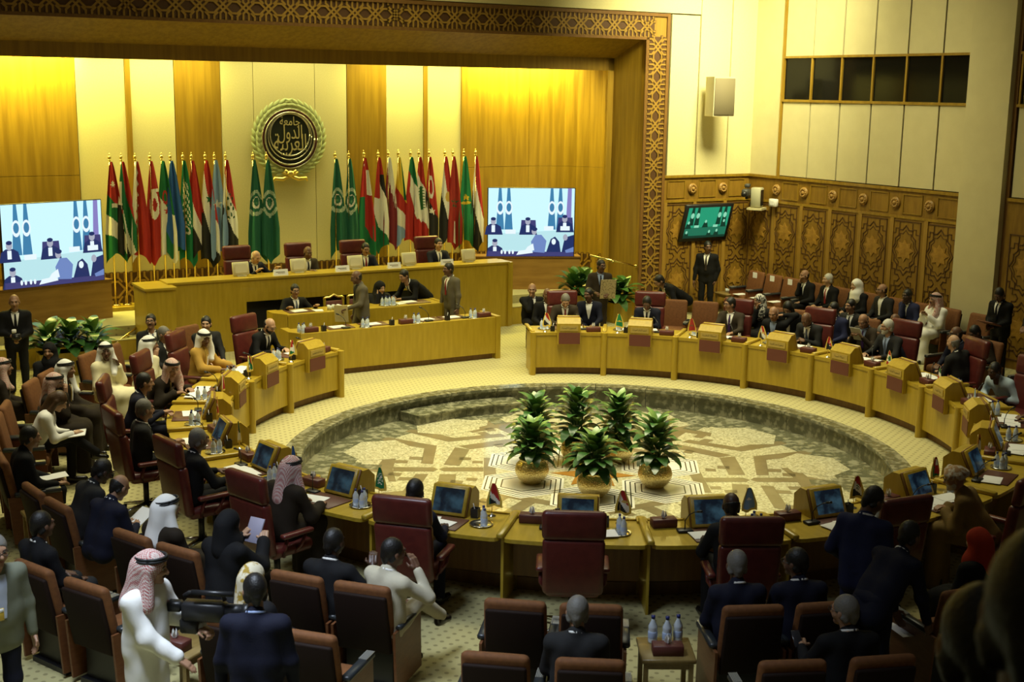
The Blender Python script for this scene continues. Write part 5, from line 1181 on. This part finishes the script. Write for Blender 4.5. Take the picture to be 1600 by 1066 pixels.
    o['_w'] = 0; del o['_w']
    fr = R(face-90); cz, sz = math.cos(fr), math.sin(fr)
    def world(p): return Vector((x+scale*(p[0]*cz-p[1]*sz), y+scale*(p[0]*sz+p[1]*cz), z0+scale*p[2]))
    return dict(o=o, wr=wr_, w=world, hd=hd, face=face)
# ================================================================== who sits and stands where
def held(name, me, loc, rot, label, cat, group=None): return put(name, me, None, loc, 0, label, cat, group, rot=rot)
SHEET = MB().box((0, 0, 0), (.21, .297, .003)).mesh('paper', PAPER); BOOK = MB().rbox((0, 0, 0), (.17, .24, .02), .004, 1).mesh('notebook', mat('lilac_notebook', (.34, .32, .42), .6)); PHONE = MB().rbox((0, 0, 0), (.075, .15, .009), .006, 1).mesh('phone', mat('phone_shell', (.02, .02, .025), .2))
def sheet_in(p, loc, tilt=40, label='', me=None, name='paper', cat='paper', roll=0, yaw=0):
    q = p['w'](loc); held(name, me or SHEET, q, (R(tilt), R(roll), R(p['face']-90+yaw)), label, cat)
def RG(k, label, dr=.0, dy=0, df=0, **kw):
    a = A0+(k+.5)*DL; r_ = RC+.07+dr
    kw.setdefault('seat', .53)
    return person(r_*math.cos(a)-dy*math.sin(a), r_*math.sin(a)+dy*math.cos(a), math.degrees(a)+180+df, label, **kw)
def PO(r_, d, label, df=0, **kw):
    return person(r_*math.cos(R(d)), r_*math.sin(R(d)), d+180+df, label, **kw)
# --- delegates round the ring, left side
RG(0, 'bearded man in black suit and glasses reading at the first left desk', lean=20, hpitch=22, hands='desk', glasses=True, beard='beard', hair='fringe', hc='black', skin='light', top='black')
RG(1, 'smiling man in golden tan robe and white headscarf at the second left desk', lean=8, hyaw=-35, hpitch=10, outfit='bisht', top='tan', hair='ghutra', cover='white', skin='brown', hands='desk')
RG(2, 'man in black gold-edged cloak and pink headscarf leaning over the third left desk', df=-18, lean=36, side=8, hyaw=-30, outfit='bisht', top='darkrobe', hair='ghutra', cover='pinkcheck', skin='tan', hands='desk')
RG(3, 'dark-haired man in navy suit in profile at the fourth left desk', lean=12, hands='clasp', top='navy', skin='tan', hyaw=8)
RG(4, 'grey-haired man in dark suit watching from the fifth left desk', lean=2, hc='grey', top='charcoal', skin='tan', hyaw=12, hands='clasp')
RG(5, 'man with short greying hair in black suit at the sixth left desk', lean=10, hc='grey', top='black', skin='brown', hands='desk')
RG(6, 'man in red checked headscarf and black cloak at the seventh left desk', lean=16, outfit='bisht', top='darkrobe', hair='keffiyeh', cover='redcheck', skin='tan', hands='desk')
RG(7, 'man with cropped black hair at the eighth left desk, seen from behind', lean=6, top='navy', skin='dark', hands='desk')
RG(9, 'bald man at the second desk right of the empty near chair', lean=14, dy=-.05, hair='fringe', top='black', skin='dark', hands='desk')
RG(11, 'man in woven turban and brown robe leaning on the near right desk', lean=30, df=22, dr=-.05, dy=-.15, outfit='bisht', top='brownrobe', hair='turban', cover='turban', skin='tan', hyaw=20, glasses=True, beard=('beard', 'white'), hands='clasp')
RG(14, 'man in pale blue shirt at the right edge of the ring', lean=26, outfit='shirt', top='paleblue', bottom='khaki', skin='brown', hands='desk', dy=.05)
PO(6.62, 15.0, 'dark-skinned man in pale blue jacket and khaki trousers bent over his desk', df=18, lean=42, side=0, outfit='jacket', top='paleblue', bottom='khaki', shirt='paleblue', skin='dark', hands='knee')
RG(16, 'bald man in dark suit turned away at the sixth right desk', df=-78, lean=10, side=-8, hair='fringe', hc='grey', top='charcoal', skin='light', lh=(-.1, .38, .74), rh=(.20, .42, .76))
RG(17, 'white-bearded man in dark suit and blue tie at the fifth right desk', lean=8, hyaw=-28, hc='white', beard=('beard', 'white'), shirt='shirtblue', tie='steel', top='charcoal', skin='tan', hands='desk')
RG(18, 'bald man in dark suit and grey tie reading at the fourth right desk', lean=22, hpitch=28, hair='fringe', skin='brown', top='charcoal', tie='steel', hands='clasp')
RG(19, 'man in glasses and purple tie turning his head at the third right desk', lean=4, hyaw=-42, glasses=True, tie='purple', top='brownsuit', skin='tan', hands='desk')
RG(20, 'dark-skinned man in navy suit writing at the second right desk', lean=18, hpitch=24, top='navy', skin='brown', hands='clasp')
RG(21, 'grey-haired man in dark grey suit reading at the first right desk', lean=16, hpitch=30, hc='grey', top='brownsuit', skin='light', hands='desk', tie='red')
# --- second rank, right
person(-1.35, 7.55, -75, 'bald man resting chin on hand behind the first right desk', lean=8, hair='fringe', hc='grey', top='black', skin='tan', rh=(.05, .22, 1.08), hyaw=-15)
person(-1.02, 6.95, -78, 'older bald man in black suit beside the first right desk', lean=8, hair='fringe', hc='grey', top='black', skin='brown', hands='lap', hyaw=0)
person(-.16, 7.15, -95, 'man in navy suit seated just behind the grey-haired delegate', lean=10, hyaw=-25, top='navy', skin='brown', hands='knee', tie=None)
PO(7.45, 65.0, 'woman in black-and-white patterned headscarf with hand on chin', outfit='abaya', top='black', hair='hijab', cover='patterned', skin='tan', rh=(.02, .22, 1.06), hyaw=-30)
PO(6.55, 59.5, 'bald man with bright blue tie holding a phone to his ear', lean=14, hair='fringe', hc='grey', top='black', skin='tan', shirt='shirtblue', tie='shirtblue', lh=(-.14, .10, 1.16), hl='grip', hpitch=12)
PO(7.5, 60.2, 'dark-haired woman looking down behind the man with the phone', outfit='jacket', top='black', shirt='cream', hair='long', hc='black', skin='tan', lean=18, hpitch=26)
PO(7.5, 53.5, 'dark-haired man in bright blue suit behind the fourth right desk', top='blue', skin='brown', hyaw=-30, lean=6)
PO(8.05, 53.0, 'man in dark suit two ranks behind the fourth right desk', top='charcoal', skin='tan', hyaw=-20, lean=5)
p = PO(7.05, 46.2, 'bald man in purple tie reading a sheet behind the divider', lean=12, hpitch=24, hair='fringe', top='brownsuit', tie='purple', shirt='shirtblue', skin='tan', lh=(-.10, .36, .92), rh=(.10, .36, .92), hl='grip', hr='grip')
sheet_in(p, (-.02, .42, .98), 55, 'white sheet held by the bald man in the purple tie')
PO(6.85, 39.8, 'grey-haired man in glasses bending towards the white-bearded delegate', df=-10, lean=30, hpitch=20, hyaw=-20, hc='grey', glasses=True, beard=('moustache', 'grey'), top='navy', skin='tan', tie=None, rh=(.10, .45, .78))
PO(7.55, 43.5, 'bald man looking down behind the white-bearded delegate', hair='fringe', top='charcoal', skin='brown', lean=14, hpitch=18)
PO(7.35, 32.0, 'man in blue tie and glasses leaning beside the bald turned man', lean=14, hair='fringe', glasses=True, top='navy', shirt='shirtblue', tie='blue', skin='brown', hyaw=-25, hands='knee')
PO(8.05, 33.0, 'dark-haired man in grey suit resting his face on his hand', lean=22, top='brownsuit', skin='brown', hpitch=20, rh=(.02, .30, .98), hyaw=-12)
# --- seats along the right wall (they face across the hall)
WF = math.degrees(STAGE)+180
def WS(s, label, t=9.72, **kw): v = ST(s, t); return person(v.x, v.y, WF+kw.pop('df', 0), label, **kw)
WS(6.0, 'man in black suit with hand to his mouth, first on the wall seats', lean=6, hair='fringe', hc='black', top='black', skin='tan', rh=(.0, .24, 1.06), hyaw=-10)
WS(5.3, 'white-haired man in black suit on the wall seats', lean=4, hc='white', top='black', skin='light', hyaw=-18, hands='lap', tie='red')
WS(4.45, 'woman in white headscarf and black jacket on the wall seats', outfit='jacket', top='black', shirt='white', hair='hijab', cover='white', skin='light', hyaw=-10, lean=6)
WS(3.72, 'man in glasses with white tie on the wall seats', lean=6, hair='fringe', glasses=True, top='charcoal', skin='tan', tie='white', hyaw=-20)
WS(3.02, 'dark-skinned man in blue suit with hand on chin on the wall seats', lean=10, top='blue', skin='dark', rh=(.0, .24, 1.05), hyaw=0)
WS(2.36, 'man in white robe and red checked headscarf on the wall seats', lean=4, outfit='robe', top='white', hair='keffiyeh', cover='redcheck', skin='tan', hands='clasp', lh=(-.06, .32, .92), rh=(.06, .34, .94), hyaw=-15, beard='moustache')
p = person(7.45, 5.95, 215, 'standing man in dark suit reading a brown folder by the pilaster', mode='stand', hpitch=28, top='black', skin='brown', hands='front', hyaw=10)
sheet_in(p, (-.06, .40, 1.08), 18, 'brown folder held by the standing man near the pilaster', MB().rbox((0, 0, 0), (.36, .26, .02), .004, 1).mesh('folder', MAROON), 'folder', 'folder')
person(8.05, 5.75, 205, 'standing grey-haired man at the right edge of the photo', mode='stand', hc='grey', top='brownsuit', skin='tan', hands='front')
# --- second rank, left
PO(8.05, 159.3, 'man in glasses and dark suit looking up, nearest the stage on the left', df=-35, lean=2, glasses=True, top='charcoal', skin='tan', tie='steel', hyaw=-25, hpitch=-10, beard='moustache')
PO(7.55, 162.0, 'man half hidden by the third left chair, grey hair showing', hc='grey', top='charcoal', skin='tan', lean=2, seat=.36)
PO(7.15, 156.8, 'man in dark suit and pink tie behind the first left desk', df=-30, lean=2, top='charcoal', tie='pink', skin='light', hyaw=-28, hc='black', hands='knee')
PO(8.2, 177.8, 'woman in black veil seated near the left planter', df=-45, outfit='abaya', top='black', hair='hijab', cover='black', skin='tan', hyaw=-35)
PO(7.42, 176.8, 'man in white headscarf and white robe turning towards his neighbour', df=-20, lean=4, outfit='robe', top='yellowwhite', hair='ghutra', cover='white', skin='brown', hyaw=-40, lh=(-.1, .2, .98))
PO(7.08, 172.0, 'man in white headscarf with hand on chin in ivory robe', df=0, lean=8, outfit='robe', top='yellowwhite', hair='ghutra', cover='white', skin='tan', rh=(.04, .24, 1.02), hyaw=25)
PO(8.45, 186.5, 'man in pink headscarf and black cloak at the far left edge', outfit='bisht', top='darkrobe', hair='ghutra', cover='pinkcheck', skin='tan', df=20, hands='lap')
PO(7.55, 193.3, 'man in red checked headscarf with hand on mouth, second left rank', outfit='bisht', top='darkrobe', hair='ghutra', cover='pinkcheck', skin='tan', lean=8, glasses=True, beard='beard', rh=(.02, .24, 1.04), hyaw=-20)
PO(7.55, 187.0, 'man in white headscarf and black gold-edged cloak, second left rank', outfit='bisht', top='darkrobe', hair='ghutra', cover='white', skin='tan', lean=4, hyaw=-12)
p = PO(7.62, 199.2, 'woman in white jacket writing on a white folder', outfit='jacket', top='white', bottom='black', shirt='white', hair='long', hc='brown', skin='light', lean=24, hpitch=26, rh=(.06, .48, .72), lh=(-.08, .42, .70), legs='cross')
sheet_in(p, (0, .52, .70), 6, 'white folder on the knee of the woman in the white jacket', MB().rbox((0, 0, 0), (.32, .24, .014), .004, 1).mesh('folder', PAPER), 'folder', 'folder')
p = PO(7.9, 214.2, 'dark-haired man in black suit with papers on his lap, front left row', lean=12, top='black', skin='tan', shirt='shirtblue', hands='knee', vox=.018)
sheet_in(p, (-.05, .42, .70), 4, 'white papers on the lap of the dark-haired man at the left')
PO(7.72, 226.2, 'dark-skinned man in glasses looking down, front left row', lean=20, hpitch=22, glasses=True, top='charcoal', skin='dark', vox=.018)
p = PO(7.85, 231.2, 'balding man in navy suit reading papers, front left row', df=8, lean=20, hpitch=24, hair='fringe', top='navy', skin='tan', vox=.018, rh=(.08, .42, .74), lh=(-.10, .42, .74))
sheet_in(p, (.02, .50, .78), 28, 'white papers read by the balding man in navy')
PO(7.85, 238.8, 'man in white headscarf and gold-trimmed cloak, front row near left', lean=4, outfit='bisht', top='darkrobe', hair='ghutra', cover='white', skin='tan', vox=.018, hyaw=-20)
p = PO(7.85, 244.6, 'woman in black veil holding up a notebook, front row near left', lean=6, outfit='abaya', top='black', hair='hijab', cover='black', skin='light', vox=.018, lh=(-.12, .40, .98), rh=(.14, .42, .98), hl='grip', hr='grip')
sheet_in(p, (0.0, .46, 1.05), 62, 'lilac notebook held by the woman in the black veil', BOOK, 'notebook', 'notebook')
PO(8.85, 235.5, 'man in dark suit with knees out at the lower left', lean=2, top='black', bottom='charcoal', skin='brown', legs='out', vox=.018)
# --- near rows
PO(7.85, 252.9, 'dark-skinned man in black suit with raised cuff, near front row', lean=8, top='black', skin='dark', rh=(.30, .30, .98), vox=.018, hyaw=-8)
PO(7.85, 257.0, 'curly-haired man in cream suit with crossed legs, near front row', lean=4, df=-22, top='cream', bottom='cream', shirt='white', tie=None, skin='brown', rh=(.16, .24, 1.06), legs='cross', vox=.017, hyaw=-20)
PO(8.85, 251.6, 'woman in yellow print headscarf, near rear row', lean=8, outfit='abaya', top='black', hair='hijab', cover='yellowscarf', skin='tan', vox=.018)
PO(8.78, 269.4, 'man with cropped grey hair in dark suit, near rear row', lean=2, top='charcoal', hc='grey', skin='tan', vox=.018)
PO(7.75, 279.3, 'grey-haired man seen from behind, near right front row', lean=4, top='navy', hc='grey', skin='brown', vox=.018)
PO(7.75, 283.4, 'man in glasses turning left, near right front row', lean=6, top='navy', hc='black', skin='brown', glasses=True, hyaw=42, vox=.018)
p = PO(8.8, 283.3, 'grey-haired man in glasses holding a phone, near right rear row', lean=6, top='black', hc='grey', skin='tan', glasses=True, hyaw=35, lh=(-.22, .42, .80), hl='grip', vox=.018)
sheet_in(p, (-.24, .48, .84), 40, 'lit phone held by the grey-haired man at lower right', PHONE, 'phone', 'phone')
PO(7.72, 297.4, 'woman in red headscarf and black dress seen from behind', lean=10, outfit='abaya', top='black', hair='hijab', cover='redscarf', skin='light', vox=.018)
PO(7.95, 300.9, 'light-skinned bald man partly hidden by the red headscarf', lean=8, hair='fringe', hc='grey', top='charcoal', skin='light', vox=.018)
person(2.42, -6.86, 60, 'standing man in navy blue suit looking down by the near right desk', mode='stand', hpitch=26, hyaw=-30, top='blue', skin='brown', lean=6, vox=.018, lh=(-.20, .2, .95), shirt='white')
p = person(2.38, -7.62, 38, 'man in dark suit bending forward with one arm hanging down', mode='stand', lean=40, top='navy', skin='brown', hpitch=-5, vox=.018, rh=(.24, .52, .55), lh=(-.10, .45, .70), hr='relax')
held('paper', SHEET, polar(7.62, 291.5, .506), (0, 0, R(20)), 'white sheets under the hand of the bending man', 'paper')
# --- cameraman, photographer, man in navy
p = person(-3.36, -9.08, -18, 'cameraman in white robe and red checked headscarf holding a video camera', mode='stand', outfit='robe', top='white', hair='keffiyeh', cover='redcheck', skin='tan', beard='moustache', lh=(-.22, .34, 1.09), rh=(.10, .36, .98), hl='grip', hr='flat', vox=.016, legs='walk', fat=1.12, hpitch=6, lean=2, hyaw=22)
vc = thing('video_camera', 'black professional video camera held by the man in white', 'camera', p['w']((-.20, .38, 1.18)), R(-2-90), None)
MB().rbox((0, .02, .06), (.13, .34, .15), .02, 1).build('camera_body', BLACK, vc); MB().cyl((0, 0, 0), .055, .14, 14, 0, T(0, .19, .07)@RX(R(-90))).build('lens', BLACK, vc); MB().cyl((0, 0, 0), .066, .06, 14, 0, T(0, .32, .07)@RX(R(-90))).build('lens_hood', BLACK, vc)
MB().tube([(0, -.14, .17), (0, -.10, .20), (0, .16, .20), (0, .18, .15)], .018, 6).build('carry_handle', BLACK, vc); MB().tube([(.05, -.06, .225), (.05, .26, .225)], .022, 8).build('microphone', BLACK, vc); MB().rbox((-.02, -.22, .08), (.09, .12, .08), .015, 1).build('viewfinder', BLACK, vc); MB().rbox((0, -.1, -.06), (.10, .14, .12), .015, 1).build('battery', BLACK, vc)
p = person(-4.66, -8.82, -42, 'photographer in olive vest and blue shirt at the left edge', mode='stand', outfit='jacket', top='vest', bottom='navy', shirt='bluewhite', skin='tan', glasses=True, hair='short', hc='grey', rh=(.22, .24, .98), vox=.016, fat=1.15)
bd = thing('press_badge', 'yellow press badge hanging on the olive vest', 'badge', p['w']((.05, .215, 1.13)), R(-42-90)); MB().rbox((0, 0, 0), (.07, .008, .10), .003, 1).build('card', mat('badge_yellow', (.65, .45, .05), .4), bd); MB().rbox((0, .003, .032), (.06, .006, .03), .002, 1).build('badge_header', PAPER, bd)
person(-2.38, -9.55, 96, 'dark-haired man in navy suit standing with his back to the camera', mode='stand', top='navy', shirt='shirtblue', skin='tan', hyaw=18, vox=.016)
# --- stage and its surroundings
def SG(s, t, f, label, **kw): v = ST(s, t); return person(v.x, v.y, math.degrees(STAGE)+f, label, **kw)     # f: -90 faces the pit
SG(10.18, -1.62, -78, 'white-haired man in blue suit reaching out along the dais', z0=ZS, lean=16, hair='fringe', hc='white', top='navy', skin='light', hpitch=18, hyaw=10, lh=(-.38, .38, .92), rh=(.10, .40, .90), group='people on the dais')
SG(10.18, -.42, -90, 'bald dark-skinned man in grey suit at the middle of the dais', z0=ZS, lean=10, hair='fringe', top='brownsuit', skin='brown', hands='clasp', hpitch=10)
SG(10.18, .90, -95, 'man in glasses and red tie on the dais', z0=ZS, lean=8, glasses=True, tie='red', top='navy', skin='tan', hands='desk', beard='moustache', hpitch=8)
SG(10.18, 2.66, -92, 'man in navy suit and pale tie, rightmost on the dais', z0=ZS, lean=3, hair='short', hc='black', tie='steel', top='navy', skin='light', hands='desk')
SG(8.85, -1.2, -88, 'man in black suit and striped tie at the clerk table', lean=6, tie='steel', glasses=True, top='black', skin='tan', lh=(-.30, .42, .93), rh=(.30, .42, .93), hyaw=-8)
SG(8.72, .55, -100, 'woman in black headscarf with hand to her mouth at the clerk table', lean=14, outfit='abaya', top='black', hair='hijab', cover='black', skin='light', rh=(.06, .24, 1.05), hyaw=20, hpitch=6)
p = SG(7.55, -.30, 178, 'man in grey suit walking past the clerk table with an envelope', mode='stand', top='grey', shirt='charcoal', tie=None, skin='brown', hair='fringe', lh=(-.10, .34, 1.02), hl='grip', hpitch=14, legs='walk', lean=4)
sheet_in(p, (-.04, .44, .92), 70, 'cream envelope held by the walking man in grey', MB().box((0, 0, 0), (.26, .36, .006)).mesh('envelope', CREAMP), 'envelope', 'envelope', 0, 60)
SG(8.80, 1.62, 195, 'man in black suit bending over the clerk table', mode='stand', lean=52, top='black', skin='tan', hpitch=0, lh=(-.05, .60, .92), rh=(.18, .62, .94))
SG(7.75, 1.75, 190, 'man in grey suit standing at the right end of the clerk table', mode='stand', top='grey', skin='brown', shirt='white', tie='red', hyaw=-8, lean=3, beard='moustache')
p = person(.02, 8.45, -80, 'man in sunglasses and dark suit standing with a newspaper', mode='stand', top='brownsuit', shirt='shirtblue', tie='navy', skin='brown', hyaw=20, glasses=True, lh=(-.12, .30, 1.05), rh=(.14, .30, 1.08), hl='grip', hr='grip', beard='moustache')
sheet_in(p, (-.12, .36, 1.16), 76, 'folded newspaper held by the man in sunglasses', MB().box((0, 0, 0), (.32, .42, .008)).mesh('newspaper', mat('newsprint', (.62, .52, .30), .8, 0, (.30, .24, .14), 30, contrast=(.5, .62))), 'newspaper', 'newspaper')
person(1.75, 8.55, 205, 'man in black suit bending over an empty maroon chair', mode='stand', lean=58, top='black', skin='tan', hair='short', hc='black', hpitch=10, lh=(-.18, .55, .85), rh=(.2, .35, .88))
person(2.50, 11.75, -105, 'tall man in black suit and tie standing guard below the television', mode='stand', top='black', tie='brownsuit', skin='brown', hyaw=25, scale=1.03, lh=(-.20, .0, .85))
p = person(-9.62, 2.30, -65, 'bald man in black suit standing at the left holding a camera', mode='stand', top='black', hair='fringe', skin='tan', lh=(-.06, .28, 1.04), rh=(.08, .28, 1.08), hl='grip', hr='grip')
cm = thing('still_camera', 'black camera with flash in the bald man\'s hands', 'camera', p['w']((.0, .38, 1.08)), R(-65-90)); MB().rbox((0, 0, 0), (.14, .07, .10), .015, 1).build('camera_body', BLACK, cm); MB().cyl((0, 0, 0), .035, .08, 12, 0, T(0, .03, 0)@RX(R(-90))).build('lens', BLACK, cm); MB().rbox((.03, 0, .09), (.07, .07, .06), .01, 1).build('flash', WHITE, cm)
# --- out-of-focus spectators on the press gallery in front of the camera
MB().span(-4, 6, -20, -15.95, 3.05, 3.27).span(-4, 6, -15.95, -14.5, 2.7, 2.84).build('floor_gallery', CARPET, kind='structure', label='press gallery floor below the camera')
person(.585, -16.44, 75, 'large blurred person in dark clothes at the lower right corner', z0=3.28, lean=8, top='charcoal', hair='short', hc='black', skin='brown', hyaw=-12, vox=.016, seat=.44)
person(.775, -15.66, 80, 'smaller blurred person left of the lower right corner', z0=2.85, lean=14, top='brownsuit', hair='short', hc='black', skin='tan', vox=.016)
